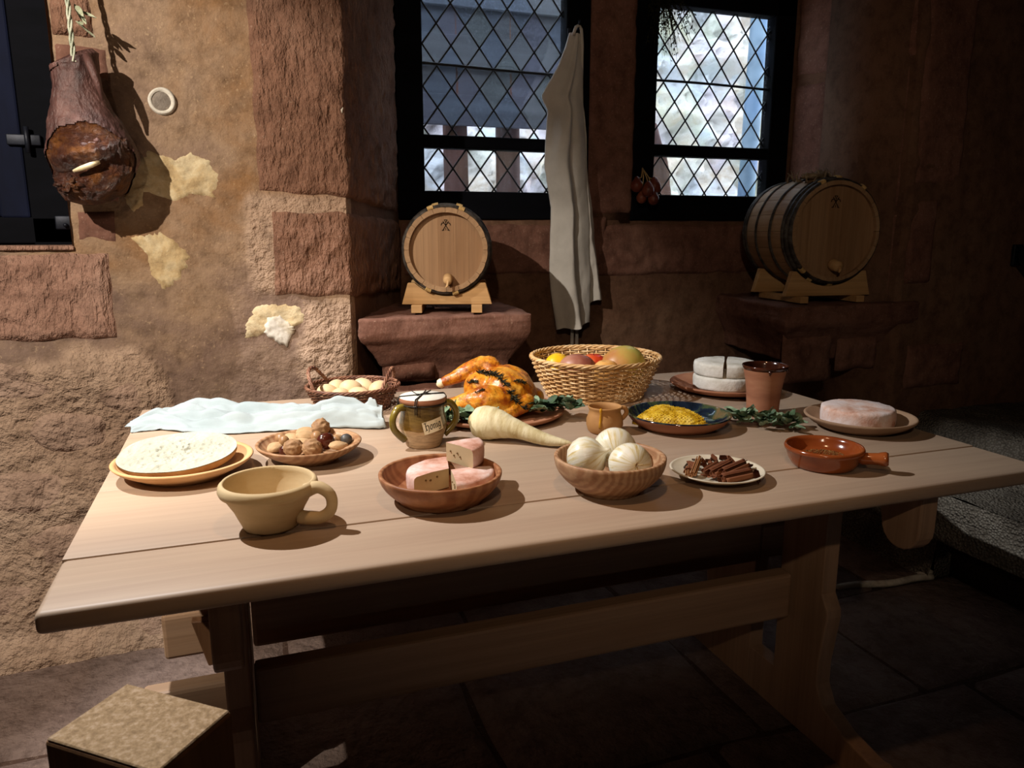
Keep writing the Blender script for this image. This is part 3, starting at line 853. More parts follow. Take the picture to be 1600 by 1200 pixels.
# ---------------------------------------------------------------- barrels
W_STAVE = m_wood('oak_stave', ['#8f6f50', '#9f7f5e', '#ad8e6c'], 'y', 9, 0.55, 0.3, 0.12, 70)
W_HEAD = m_wood('oak_barrel_head', ['#8a6848', '#997756', '#a48463'], 'z', 9, 0.55, 0.3, 0.12, 80)
W_HOOP = m_plain('dark_split_hoop', ['#15120f', '#2b2520', '#4a4540', '#1e1a17'], 22, 0.6, 0.3, 0.5, 60, 0.003, (1, 0.4, 1))
M_RAFFIA = m_plain('raffia_binding', ['#9a7c4c', '#c2a26a', '#d8bb86'], 60, 0.8, 0.2, 0.6, 200, 0.002)
M_BRAND = m_plain('burnt_brand', ['#150e08', '#20160d'], 30, 0.8, 0.1, 0)
W_CRADLE = m_wood('pale_cradle_wood', ['#a8804f', '#bd9666', '#cba878'], 'x', 8, 0.6, 0.25, 0.12, 70)

def strip(pts, w, y, mb):
    """flat stroke on a plane y=const through pts (x,z), width w"""
    for a, b in zip(pts[:-1], pts[1:]):
        d = Vector((b[0] - a[0], 0, b[1] - a[1])); L = d.length; d.normalize(); n = Vector((-d.z, 0, d.x)) * w / 2
        A = Vector((a[0], y, a[1])) - d * w * .25; B = Vector((b[0], y, b[1])) + d * w * .25
        V = [A + n, A - n, B - n, B + n]; V += [v + Vector((0, -0.0008, 0)) for v in V]
        mb.put(V, [(0, 1, 2, 3), (7, 6, 5, 4), (0, 4, 5, 1), (1, 5, 6, 2), (2, 6, 7, 3), (3, 7, 4, 0)])

def barrel(name, label, loc, az, Re, Rm, L, hoops, emb_s, binds, seed, tuft=False):
    B = thing(name, label, 'barrel', loc, -az)
    def R(t): return Re + (Rm - Re) * (1 - (2 * t - 1) ** 2)
    N = 20; th = 0.016
    for k in range(N):
        a0 = 2 * pi * (k + 0.012) / N; a1 = 2 * pi * (k + 0.988) / N
        nl = 14; na = 4; V = []; F = []
        for i in range(nl + 1):
            t = i / nl; y = t * L
            for lay in (0, 1):
                for j in range(na + 1):
                    a = a0 + (a1 - a0) * j / na
                    r = R(t) - th * lay - (0.0012 if j in (0, na) and lay == 0 else 0)
                    V.append((r * sin(a), y, r * cos(a)))
        w = 2 * (na + 1)
        for i in range(nl):
            for j in range(na):
                F.append((i * w + j, i * w + j + 1, (i + 1) * w + j + 1, (i + 1) * w + j))
                F.append((i * w + na + 1 + j + 1, i * w + na + 1 + j, (i + 1) * w + na + 1 + j, (i + 1) * w + na + 1 + j + 1))
            for j, s in ((0, 1), (na, -1)):
                q = (i * w + j, (i + 1) * w + j, (i + 1) * w + na + 1 + j, i * w + na + 1 + j)
                F.append(q if s > 0 else q[::-1])
        for i in (0, nl):
            for j in range(na):
                q = (i * w + j, i * w + na + 1 + j, i * w + na + 2 + j, i * w + j + 1)
                F.append(q)
        v, f = fix(V, F)
        add('stave', v, f, W_STAVE, B, smooth=False)
    # heads: boards
    for y0, nm in ((0.022, 'head_board'), (L - 0.034, 'head_board')):
        r = R(y0 / L) - th + 0.001; nb = 5; cuts = [-r + 2 * r * i / nb for i in range(nb + 1)]
        for i in range(nb):
            x0, x1 = cuts[i] + 0.00015, cuts[i + 1] - 0.00015
            xs_ = frange(x0, x1, 8)
            top = [(x, sqrt(max(0, r * r - x * x))) for x in xs_]; bot = [(x, -z) for x, z in top][::-1]
            P = top + bot
            v, f = prism(P, 'y', y0, y0 + 0.012); add(nm, v, f, W_HEAD, B, smooth=False)
    # hoops
    for (t, w, ht) in hoops:
        def hf(u, v_, t=t, w=w, ht=ht):
            a = 2 * pi * u; b = pi * v_
            yy_ = t * L + (v_ - 0.5) * w; r = R(max(0, min(1, yy_ / L))) + 0.0005 + ht * sin(b) ** 0.5
            r += 0.0012 * nz(cos(a) * 5, sin(a) * 5, t * 9)
            return (r * sin(a), yy_, r * cos(a))
        V, F = grid(hf, 64, 7, closed_u=True)
        H = add('hoop', V, F, W_HOOP, B)
        for (tt, ang, wa) in binds:
            if abs(tt - t) > 0.02: continue
            m = MB()
            for q in range(5):
                a = radians(ang + (q - 2) * wa)
                pts = []
                for s in range(10):
                    b = 2 * pi * s / 10
                    r = R(t) + ht * 0.5 + (ht * 0.75 + 0.002) * cos(b); y = t * L + (w * 0.5 + 0.002) * sin(b)
                    pts.append((r * sin(a), y, r * cos(a)))
                m.put(*tube(pts, 0.0028 if Re > 0.17 else 0.0022, 5, closed=True))
            m.build('raffia_binding', M_RAFFIA, H)
    # burnt brand
    m = MB(); s = emb_s; y = 0.0215; cz = Re * 0.58
    def P(*p): return [(a * s, cz + b * s) for a, b in p]
    w = 0.16 * s
    strip(P((-0.55, -0.9), (0.0, 0.0), (0.45, 0.55), (0.85, 0.45), (1.0, 0.05)), w, y, m)
    strip(P((0.55, -0.9), (0.0, 0.0), (-0.45, 0.55), (-0.85, 0.45), (-1.0, 0.05)), w, y, m)
    strip(P((-0.32, 1.15), (0.32, 1.15), (0.0, 0.62), (-0.32, 1.15)), w * 0.8, y, m)
    strip(P((0.0, 0.62), (0.0, 0.0)), w, y, m)
    strip(P((-0.8, -1.05), (-0.4, -0.95)), w, y, m); strip(P((0.8, -1.05), (0.4, -0.95)), w, y, m); strip(P((0.0, -0.55), (0.0, -1.0)), w * .7, y, m)
    strip(P((0.35, 0.55), (0.6, 0.85)), w, y, m); strip(P((-0.35, 0.55), (-0.6, 0.85)), w, y, m)
    m.build('burnt_mark', M_BRAND, B, smooth=False)
    # wooden spigot
    sz = -Re * 0.66; k = Re / 0.14
    v, f = lathe([(0, 0.0), (0.013 * k, 0.0), (0.017 * k, 0.010), (0.015 * k, 0.045), (0.009 * k, 0.052), (0, 0.052)], 20)
    Mx = Matrix.Translation((0.005, 0.022, sz)) @ Euler((radians(100), 0, 0)).to_matrix().to_4x4()
    S_ = add('spigot', [Mx @ p for p in v], f, W_CRADLE, B)
    v, f = tube([(0.007, -0.026, sz - 0.008), (0.004, -0.034, sz - 0.024), (-0.002, -0.036, sz - 0.030)], [0.005 * k, 0.004 * k, 0.002 * k], 8)
    add('plug', v, f, W_CRADLE, S_)
    if tuft:
        rnd = random.Random(4); m = MB()
        for q in range(26):
            t = rnd.uniform(0.12, 0.62); a = rnd.uniform(-0.55, 0.25)
            r = R(t) + 0.004; p = Vector((r * sin(a), t * L, r * cos(a)))
            d = Vector((rnd.uniform(-.5, .5), rnd.uniform(-.4, .4), rnd.uniform(0.2, 1))).normalized() * rnd.uniform(0.02, 0.05)
            m.put(*tube([p, p + d * 0.5 + Vector((0, 0, .004)), p + d], [0.004, 0.003, 0.001], 5))
        m.put(*ball((-0.05, 0.10, R(.3) + 0.006), (0.055, 0.035, 0.012), 3, 0.5, 2, 3))
        m.put(*ball((-0.005, 0.13, R(.3) + 0.012), (0.035, 0.03, 0.016), 3, 0.5, 2, 6))
        m.build('sackcloth_bung', M_SACK, B)
    return B
M_SACK = m_plain('grey_sackcloth', ['#6d5f4d', '#8a7a64', '#9f9078'], 40, 0.95, 0.1, 0.8, 120, 0.004)
barrel('small_barrel', 'small oak barrel with black hoops in front of the left leaded window', (0.640, 2.462, 1.206), radians(17), 0.138, 0.150, 0.29,
       [(0.045, 0.020, 0.007), (0.13, 0.012, 0.006), (0.30, 0.016, 0.006), (0.70, 0.016, 0.006), (0.955, 0.02, 0.007)], 0.0155,
       [(0.045, -20, 1.6), (0.045, 22, 1.6), (0.30, -14, 1.6), (0.30, 17, 1.6), (0.045, 168, 1.6), (0.045, 205, 1.6)], 1)
barrel('large_barrel', 'large oak barrel topped with grey sackcloth below the right leaded window', (2.236, 2.452, 1.266), radians(6), 0.197, 0.216, 0.37,
       [(0.035, 0.022, 0.007), (0.10, 0.02, 0.008), (0.155, 0.012, 0.006), (0.36, 0.016, 0.006), (0.64, 0.016, 0.006), (0.90, 0.02, 0.007), (0.965, 0.02, 0.007)], 0.0205,
       [(0.035, -22, 1.2), (0.10, 3, 1.4), (0.035, 32, 1.2), (0.10, 205, 1.2), (0.035, 222, 1.2), (0.10, 178, 1.2), (0.36, -10, 1.4)], 2, tuft=True)

def cradle(loc, az, Rb, half_w, ztop, z0, depth, label, yoff):
    """two shaped cross boards on two runners; centre of the barrel at height Rb-relative z=0"""
    C_ = thing('barrel_cradle', label, 'cradle', loc, -az)
    for y in (yoff, depth):
        P = [(-half_w, z0 + 0.026), (-half_w * 0.86, ztop)]
        n = 14
        a1 = math.acos(max(-1, min(1, ztop_rel(ztop, loc, Rb))))
        P += [(-Rb * sin(a1) + 2 * Rb * sin(a1) * i / n, None) for i in range(n + 1)]
        P = [(x, (loc_c - sqrt(max(0, Rb * Rb - x * x))) if z is None else z) for x, z in P]
        P += [(half_w * 0.86, ztop), (half_w, z0 + 0.026)]
        v, f = prism(P, 'y', y - 0.013, y + 0.013); v, f = bevel_mesh(v, f, 0.0015, 1, 50)
        add('cross_board', v, f, W_CRADLE, C_, smooth=False)
    for s in (-1, 1):
        m = MB(); m.box((s * half_w * 0.66, (yoff + depth) / 2 - 0.01, z0 + 0.013), (0.036, depth - yoff + 0.07, 0.026), bev=0.0015); m.build('runner', W_CRADLE, C_, smooth=False)
    return C_
def ztop_rel(ztop, loc, Rb): return (loc_c - ztop) / Rb
loc_c = 1.206 - 0.999
cradle((0.640, 2.462, 0.999), radians(17), 0.153, 0.152, 0.098, 0.0, 0.20, 'pale wooden cradle under the small barrel', 0.035)
loc_c = 1.266 - 0.984
cradle((2.236, 2.452, 0.984), radians(6), 0.2175, 0.195, 0.125, 0.0, 0.27, 'pale wooden cradle under the large barrel', 0.035)

# ---------------------------------------------------------------- hanging apron
M_LINEN = m_plain('unbleached_linen', ['#b3afa8', '#c2beb7', '#cecac3'], 5, 0.9, 0.1, 0.35, 260, 0.002, Sheen_Weight=0.2)
AP = thing('linen_apron', 'long off-white linen apron hanging from a hook on the black window frame', 'apron', (1.30, 2.90, 0.86))
rowsA = [(1.274, 1.326, 2.03), (1.258, 1.33, 1.975), (1.226, 1.335, 1.905), (1.181, 1.338, 1.83), (1.157, 1.340, 1.788), (1.185, 1.343, 1.738), (1.177, 1.350, 1.636), (1.173, 1.358, 1.524), (1.203, 1.372, 1.36), (1.201, 1.38, 1.218), (1.2, 1.386, 1.078), (1.21, 1.389, 0.978), (1.234, 1.389, 0.857)]
def rowat(rows, z):
    for a, b in zip(rows[:-1], rows[1:]):
        if b[2] <= z <= a[2]:
            t = (a[2] - z) / (a[2] - b[2]); return a[0] + (b[0] - a[0]) * t, a[1] + (b[1] - a[1]) * t
    return rows[-1][0], rows[-1][1]
def drape(rows, y0, dep, folds, seed, lowl, lowr):
    ztop = rows[0][2]
    def fn(u, v):
        s = u if u < 0.5 else 1 - u
        s = s * 2          # 0..1 left-right, front for u<.5
        zb = lowl + (lowr - lowl) * s + 0.006 * sin(9 * s + seed)
        z = ztop + (zb - ztop) * v
        xl, xr = rowat(rows, max(z, rows[-1][2]))
        open_ = min(1, v * 3 + 0.15)
        x = xl + (xr - xl) * s
        ph = s * folds + 0.7 * sin(2.2 * v + seed) + 0.35 * nz(s * 3, v * 3, seed)
        pl = sin(2 * pi * ph) * 0.6 + 0.15 * sin(2 * pi * ph * 1.7 + 1.0)
        d = dep * open_ * (sin(pi * s) ** 0.7) 
        front = u < 0.5
        y = -d * (1.0 if front else 0.15) - 0.026 * open_ * pl * (sin(pi * s) ** 0.4) - 0.006 * fbm(x * 9, v * 8, seed, 1.5, 3)
        return (x - 1.30, y0 - 2.90 + y + (0.0 if front else 0.012), z - 0.86)
    return grid(fn, 80, 90, closed_u=True)
V, F = drape(rowsA, 2.92, 0.045, 1.5, 0.4, 0.857, 0.885); add('apron_body', V, F, M_LINEN, AP)
rowsB = [(1.318, 1.338, 1.90), (1.325, 1.349, 1.738), (1.33, 1.36, 1.636), (1.335, 1.371, 1.524), (1.345, 1.401, 1.36), (1.35, 1.416, 1.218), (1.355, 1.438, 1.078), (1.36, 1.452, 0.985)]
V, F = drape(rowsB, 2.945, 0.02, 1.1, 2.4, 0.945, 0.988); add('apron_side_fold', V, F, M_LINEN, AP)
v, f = tube([(1.283 - 1.3, 0.005, 2.02 - .86), (1.291 - 1.3, 0.0, 2.047 - .86), (1.306 - 1.3, 0.005, 2.056 - .86), (1.320 - 1.3, 0.012, 2.044 - .86), (1.329 - 1.3, 0.02, 1.99 - .86), (1.331 - 1.3, 0.025, 1.88 - .86), (1.326 - 1.3, 0.03, 1.76 - .86)], 0.0065, 8); add('neck_strap', v, f, M_LINEN, AP)
for dx in (0.0, 0.022):
    m = MB(); m.box((1.312 + dx - 1.3, 0.035, 0.79 - .86), (0.014, 0.003, 0.16), bev=0.001); m.build('apron_tie', M_LINEN, AP, smooth=False)
HK = thing('coat_hook', 'small iron hook on the window frame holding the apron', 'hook', (1.306, 2.955, 2.04))
v, f = tube([(0, 0.035, 0.0), (0, 0.0, 0.0), (0, -0.045, 0.005), (0, -0.055, 0.02), (0, -0.058, 0.035)], 0.005, 8); add('hook_arm', v, f, M_IRON, HK)
v, f = boxvf((0, 0.037, 0.0), (0.02, 0.006, 0.05), 0.002); add('back_plate', v, f, M_IRON, HK)

# ---------------------------------------------------------------- dried ham
def _skin():
    t = NT('smoked_ham_rind'); v = t.map((1, 1, 0.5))
    c = t.ramp(t.noise(v, 16, 6, 0.65, 0.4), spread(['#2a1a18', '#4a302c', '#6b4a44', '#8a6a62'], 0.28, 0.75))
    t.bump(t.noise(v, 60, 6, 0.65), 0.7, 0.010); return t.done(c, 0.45, 0.45)
def _meat():
    t = NT('cured_ham_flesh'); v = t.map()
    c = t.ramp(t.noise(v, 12, 6, 0.65, 0.8), spread(['#1a0d09', '#38190f', '#4f2812', '#7a4a1e', '#2a150e'], 0.26, 0.74))
    t.bump(t.noise(v, 55, 6, 0.7, 0.6), 1.0, 0.02); return t.done(c, 0.38, 0.5)
M_RIND = _skin(); M_MEAT = _meat()
M_BONE = m_plain('dry_bone', ['#b9a27a', '#d8c7a0', '#e6dabb'], 30, 0.6, 0.3, 0.3, 80, 0.002)
M_CORD = m_plain('pale_hemp_cord', ['#9aa08c', '#bcc0aa', '#d3d3c0'], 50, 0.9, 0.1, 0.7, 200, 0.003)
HC = (-0.355, 2.318)
HAM = thing('cured_ham', 'whole dark smoked ham hanging by a cord on the wall', 'ham', (HC[0], HC[1], 1.335))
prof = [(-0.372 + .355, 0.0, 0.012), (-0.372 + .355, 0.012, 0.052), (-0.36 + .355, 0.035, 0.078), (-0.352 + .355, 0.075, 0.095), (-0.35 + .355, 0.12, 0.102), (-0.352 + .355, 0.165, 0.098), (-0.358 + .355, 0.21, 0.084), (-0.364 + .355, 0.25, 0.066), (-0.369 + .355, 0.29, 0.053), (-0.370 + .355, 0.33, 0.050), (-0.369 + .355, 0.362, 0.053), (-0.367 + .355, 0.372, 0.040), (-0.367 + .355, 0.366, 0.006)]
def hamsurf(off, keep):
    nu, nv = 180, 170; V = []; F = []
    for j in range(nv + 1):
        s = j / nv * (len(prof) - 1); i = min(int(s), len(prof) - 2); t = s - i; t = t * t * (3 - 2 * t) if 0 < i < len(prof) - 3 else t
        cx = prof[i][0] + (prof[i + 1][0] - prof[i][0]) * t; z = prof[i][1] + (prof[i + 1][1] - prof[i][1]) * t; r = prof[i][2] + (prof[i + 1][2] - prof[i][2]) * t
        for k in range(nu):
            a = 2 * pi * k / nu
            ca, sa = cos(a), sin(a)
            n_ = 1 + 0.07 * fbm(ca * 1.5, sa * 1.5, z * 14, 1.4, 5) + 0.02 * fbm(ca * 6, sa * 6, z * 30, 1.6, 4)
            d = (r * n_ + off)
            V.append((cx + d * ca, d * sa * 0.80, z + (0.02 * ca if z > 0.35 else 0)))
    for j in range(nv):
        for k in range(nu):
            k2 = (k + 1) % nu
            q = (j * nu + k, j * nu + k2, (j + 1) * nu + k2, (j + 1) * nu + k)
            c = sum((Vector(V[i]) for i in q), Vector()) / 4
            a = atan2(c.y, c.x)
            if keep(a, c): F.append(q)
    return V, F
def crack(a, c):
    fr = max(0, -sin(a))
    return 0.085 + 0.12 * fr ** 0.6 + 0.012 * nz(c.x * 25, 2, 1) + 0.006 * nz(c.x * 80, 2, 3)
V, F = hamsurf(0.0045, lambda a, c: c.z > crack(a, c) if sin(a) < 0.15 else c.z > 0.03); add('rind', V, F, M_RIND, HAM)
V, F = hamsurf(0.0, lambda a, c: c.z < 0.24)
V = [Vector(p) + Vector((0, -0.012 * exp(-((p[2] - 0.13 - 0.25 * p[0]) / 0.018) ** 2) + 0.012 * exp(-((p[2] - 0.085 - 0.22 * p[0]) / 0.016) ** 2), 0)) * (1 if p[1] < -0.03 else 0) for p in map(Vector, V)]
add('flesh', V, F, M_MEAT, HAM)
v, f = tube([(-0.030, -0.082, 0.082), (-0.012, -0.090, 0.088), (0.012, -0.088, 0.098), (0.030, -0.080, 0.106)], [0.004, 0.0065, 0.007, 0.005], 10); v = [p + Vector((0, 0.003, 0)) for p in v]; add('bone', v, f, M_BONE, HAM)
m = MB()
for q in range(9):
    t = q / 8; m.put(*ball((-0.046 + 0.10 * t, -0.066 - 0.012 * sin(pi * t), 0.108 + 0.046 * sin(pi * t * 0.62) + 0.004 * sin(q * 2.3)), (0.012 + 0.004 * sin(q * 1.7), 0.008, 0.007 + 0.003 * sin(q * 3.1)), 3, 0.55, 2.5, q * 1.3))
m.build('dried_flap', M_RIND, HAM)
add('dried_lump', *ball((-0.047, -0.060, 0.050), (0.028, 0.016, 0.022), 4, 0.6, 2.8, 2), M_MEAT, HAM)
v, f = tube([(0.020, -0.030, 0.368), (0.030, -0.050, 0.340), (0.040, -0.050, 0.300), (0.048, -0.045, 0.262)], [0.012, 0.010, 0.008, 0.003], 10); add('rind_fold', v, f, M_RIND, HAM)
CRD = MB()
for s in range(3):
    pts = []
    for i in range(60):
        t = i / 59; z = 0.35 + 0.62 * t; a = t * 40 + s * 2.1
        pts.append((-0.008 - 0.014 * t + 0.004 * cos(a), -0.045 + 0.105 * t + 0.004 * sin(a), z))
    CRD.put(*tube(pts, 0.0027, 6))
CRD.build('hanging_cord', M_CORD, HAM)
M_DRYLEAF = m_plain('dry_grey_green_leaf', ['#7d836b', '#a3a88c', '#c4c7ae'], 30, 0.9, 0.1, 0.3, 90, 0.002)
def leaf(L, w, curl, seed, fold=0.25, tw=0.0):
    """a curled leaf from the origin along +x"""
    def fn(u, v):
        t = u; s = (v - 0.5) * 2
        ww = w * (sin(pi * min(1, t * 0.92 + 0.04)) ** 0.75) * (1 - 0.15 * t) * (1 + 0.12 * nz(t * 6, s * 2, seed))
        a = curl * t
        x = L * (sin(a) / curl if abs(curl) > 1e-3 else t); z = L * ((1 - cos(a)) / curl if abs(curl) > 1e-3 else 0)
        zz = abs(s) * ww * fold + 0.10 * w * sin(9 * t + 4 * s + seed) + 0.12 * w * nz(t * 4, s * 3, seed)
        y = s * ww
        c_, s_ = cos(tw * t), sin(tw * t)
        return (x, y * c_ - zz * s_, z + y * s_ + zz * c_)
    V, F = grid(fn, 9, 5)
    n = len(V); V2 = [(a, b, c - 0.0006) for a, b, c in V]
    F2 = [tuple(i + n for i in q[::-1]) for q in F]
    return V + V2, F + F2
rnd = random.Random(8)
for i in range(7):
    v, f = leaf(0.035 + rnd.random() * 0.02, 0.007, rnd.uniform(-1.5, 1.5), i, 0.5)
    o = add('dry_leaf', v, f, M_DRYLEAF, HAM, loc=(0.0 + 0.01 * rnd.random(), -0.02 + 0.02 * rnd.random(), 0.50 - 0.05 * rnd.random()), rot=(rnd.uniform(-1, 1), radians(70 + rnd.uniform(-40, 30)), rnd.uniform(-1.6, 0.6)))

# ---------------------------------------------------------------- dark herb bunch and shallots by the right leaded window
M_DARKHERB = m_plain('dark_dried_herb', ['#14130c', '#23210f', '#2e2b18'], 30, 0.95, 0.1, 0)
HB = thing('herb_bunch', 'dark dried herb bunch hanging at the top of the right leaded window', 'herbs', (1.66, 2.93, 2.24))
m = MB(); lv = MB(); rnd = random.Random(3)
for i in range(70):
    a = rnd.uniform(0, 2 * pi); sp = rnd.random() ** 0.7
    end = Vector((0.03 + 0.14 * sp * cos(a) + 0.03, -0.03 + 0.06 * sp * sin(a), -0.08 - 0.26 * rnd.random() * (1 - 0.5 * sp)))
    mid = end * 0.5 + Vector((0.01, 0, 0.02)); m.put(*tube([(0, 0, 0.0), mid, end], [0.0014, 0.001, 0.0005], 4, cap=False))
    for q in range(10):
        t = rnd.uniform(0.35, 1.0); p = mid.lerp(end, (t - 0.3) / 0.7)
        M_ = Matrix.Translation(p) @ Euler((rnd.uniform(0, 6), rnd.uniform(0, 6), rnd.uniform(0, 6))).to_matrix().to_4x4()
        s = rnd.uniform(0.004, 0.009); lv.put([(0, 0, 0), (s, s * .4, 0.001), (2 * s, 0, 0), (s, -s * .4, -0.001)], [(0, 1, 2, 3)], M_)
m.build('stems', M_DARKHERB, HB)['kind'] = 'stuff'; lv.build('leaflets', M_DARKHERB, HB)['kind'] = 'stuff'
v, f = tube([(0.012 * cos(a), 0.012 * sin(a), -0.02) for a in frange(0, 2 * pi, 12)[:-1]], 0.003, 6, closed=True); add('tie', v, f, M_RAFFIA, HB)
M_SHAL = m_plain('red_shallot_skin', ['#4a2018', '#6b3222', '#7e4630'], 18, 0.45, 0.4, 0.2, 60, 0.002, (1, 1, 0.2))
SB = thing('shallot_bunch', 'small bunch of red shallots hanging low on the right window frame', 'onions', (1.632, 2.93, 1.50))
for i, (x, y, z, r) in enumerate([(-0.035, 0, -0.045, .026), (0.0, -0.035, -0.065, .026), (0.045, -0.005, -0.05, .03), (0.03, -0.03, -0.10, .024), (-0.01, 0.0, -0.095, .022)]):
    v, f = ball((x, y, z), (r, r, r * 1.05), 3, 0.06, 2, i, pw=lambda q, p: q + Vector((0, 0, 0.012 * max(0, p.z - 0.75) * 4)))
    s = add('shallot', v, f, M_SHAL, SB)
    v, f = tube([(x, y, z + r), (x * 0.4, y * 0.5, -0.01), (0, 0.02, 0.03)], 0.002, 5); add('stalk', v, f, M_RAFFIA, s)

# ---------------------------------------------------------------- dark lamp housing at the right
WL = thing('wall_lamp', 'dark teal round lamp housing on the shadowy wall at the right edge', 'lamp', (3.19, 2.405, 1.165))
M_TEAL = m_plain('dark_teal_enamel', ['#0c1a20', '#122730'], 10, 0.35, 0.5, 0.1)
v, f = lathe([(0, 0.0), (0.02, 0.0), (0.024, 0.02), (0.05, 0.04), (0.062, 0.07), (0.066, 0.10), (0.060, 0.104), (0.055, 0.085), (0, 0.08)], 32)
Mx = Euler((radians(90), 0, 0)).to_matrix().to_4x4(); add('housing', [Mx @ p for p in v], f, M_TEAL, WL)
v, f = tube([(0.066 * cos(a), -0.098, 0.066 * sin(a)) for a in frange(0, 2 * pi, 32)[:-1]], 0.006, 8, closed=True); add('bezel', v, f, M_TEAL, WL)
v, f = boxvf((0, 0.008, 0), (0.05, 0.014, 0.09), 0.003); add('wall_plate', v, f, M_IRON, WL)
# ---------------------------------------------------------------- crockery on the table
C_BREADP = m_plain('pale_fired_clay', ['#b58a5c', '#c89c6c', '#d3ab7c'], 6, 0.7, 0.25, 0.1, 60, 0.002)
C_BUFF = m_plain('buff_stoneware', ['#bfa67a', '#cbb287', '#d4be94'], 6, 0.7, 0.25, 0.12, 60, 0.002, (1, 1, 3))
C_TERRA = m_plain('plain_terracotta', ['#8a5a42', '#99674c', '#a67658'], 6, 0.7, 0.25, 0.1, 60, 0.002, (1, 1, 4))
C_GLZ = m_plain('glazed_brown_terracotta', ['#6e3014', '#84401c', '#965026'], 5, 0.14, 0.6, 0.05, 30, 0.002)
C_OCHRE = m_plain('ochre_clay', ['#9c7040', '#b08250', '#bd9262'], 7, 0.65, 0.25, 0.12, 60, 0.002)
C_GREYB = m_plain('brown_grey_clay', ['#7a5f48', '#8c7058', '#9a7f66'], 7, 0.7, 0.25, 0.12, 60, 0.002)
C_PALE = m_plain('pale_glazed_plate', ['#b5a890', '#c6bba4', '#d0c6b2'], 9, 0.35, 0.4, 0.05, 60, 0.001)
W_BOWL = m_wood('turned_beech_bowl', ['#a9805c', '#ba9470', '#c6a480'], 'x', 7, 0.5, 0.3, 0.08, 70, rings=26)
W_BOWL2 = m_wood('turned_cherry_bowl', ['#9c6844', '#ae7a54', '#bb8a64'], 'x', 7, 0.5, 0.3, 0.08, 70, rings=14)
W_BOWL3 = m_wood('turned_elm_bowl', ['#93704e', '#a98462', '#bb9876'], 'x', 7, 0.5, 0.3, 0.08, 70, rings=20)

def bowl_prof(rb, rr_, h, th=0.006, foot=0.004, floor=0.012, pw=1.7, n=14):
    """open bowl from base radius rb to rim rr_, height h; straight-ish for pw near 1"""
    P = [(0, foot * 0.5), (rb * 0.85, foot * 0.5), (rb * 0.9, 0), (rb, 0), (rb * 1.02, foot)]
    for i in range(1, n + 1):
        t = i / n; P.append((rb + (rr_ - rb) * (1 - (1 - t) ** pw) , foot + (h - foot) * t))
    P += [(rr_ - th * 0.25, h + th * 0.22), (rr_ - th * 0.75, h + th * 0.2)]
    for i in range(n, 0, -1):
        t = i / n; P.append((max(0.01, rb - th * 0.2 + (rr_ - rb) * (1 - (1 - t) ** pw) - th * 0.9), floor + (h - floor) * t ** 1.15))
    P += [(rb * 0.7, floor - 0.002), (0, floor - 0.003)]
    return P
def vessel(name, label, cat, x, y, prof, mat, part='bowl_body', rz=0.0, seg=64, z=TZ, tilt=None):
    t = thing(name, label, cat, (x, y, z), rz, rot=tilt)
    v, f = lathe(prof, seg); add(part, v, f, mat, t); return t

BRP = vessel('bread_plate', 'pale clay plate with raised rim under the cut bread', 'plate', -0.138, 1.625, bowl_prof(0.085, 0.136, 0.034, 0.009, 0.004, 0.012, 1.4), C_BREADP, 'plate_body')
NTB = vessel('nut_bowl', 'shallow turned wooden bowl holding mixed nuts', 'bowl', 0.113, 1.640, bowl_prof(0.058, 0.112, 0.040, 0.007, 0.004, 0.011, 1.5), W_BOWL3, rz=0.5)
MUG = vessel('handled_mug', 'wide buff stoneware mug with one handle standing near the front edge', 'mug', 0.018, 1.272,
             [(0, 0.003), (0.040, 0.003), (0.043, 0), (0.045, 0.004), (0.058, 0.034), (0.072, 0.058), (0.0735, 0.062), (0.0790, 0.063), (0.0815, 0.069), (0.0795, 0.078), (0.0745, 0.083), (0.0715, 0.0815), (0.0705, 0.074), (0.068, 0.062), (0.055, 0.034), (0.042, 0.010), (0, 0.008)], C_BUFF, 'mug_body')
def handle(parent, pts, rad, mat, name='handle', flat=1.0, seg=10):
    P = [Vector(p) for p in pts]; out = []
    n = len(P)
    for i in range(n - 1):
        for k in range(6):
            t = k / 6
            p0, p1, p2, p3 = P[max(i - 1, 0)], P[i], P[i + 1], P[min(i + 2, n - 1)]
            out.append(0.5 * ((2 * p1) + (p2 - p0) * t + (2 * p0 - 5 * p1 + 4 * p2 - p3) * t * t + (3 * p1 - p0 - 3 * p2 + p3) * t ** 3))
    out.append(P[-1]); m = len(out)
    R_ = [rad[0] + (rad[1] - rad[0]) * abs(2 * i / (m - 1) - 1) ** 2 for i in range(m)] if isinstance(rad, tuple) else rad
    v, f = tube(out, R_, seg); return add(name, v, f, mat, parent)
hd = radians(-28)
handle(MUG, [((0.066) * cos(hd), 0.066 * sin(hd), 0.066), (0.088 * cos(hd), 0.088 * sin(hd), 0.073), (0.108 * cos(hd), 0.108 * sin(hd), 0.060), (0.108 * cos(hd), 0.108 * sin(hd), 0.036), (0.088 * cos(hd), 0.088 * sin(hd), 0.020), (0.052 * cos(hd), 0.052 * sin(hd), 0.019)], (0.0095, 0.0125), C_BUFF)
CHB = vessel('cheese_bowl', 'round turned wooden bowl holding cut pink-rind cheese', 'bowl', 0.322, 1.306, bowl_prof(0.078, 0.114, 0.052, 0.007, 0.004, 0.012, 1.9), W_BOWL2, rz=0.9)
ONB = vessel('onion_bowl', 'deep ribbed-grain wooden bowl holding three white onions', 'bowl', 0.640, 1.246, bowl_prof(0.060, 0.107, 0.068, 0.008, 0.004, 0.012, 2.2), W_BOWL, rz=0.2)
CNP = vessel('cinnamon_plate', 'small pale shallow plate of cinnamon sticks', 'plate', 0.876, 1.236, bowl_prof(0.052, 0.094, 0.020, 0.005, 0.003, 0.008, 1.25), C_PALE, 'plate_body')
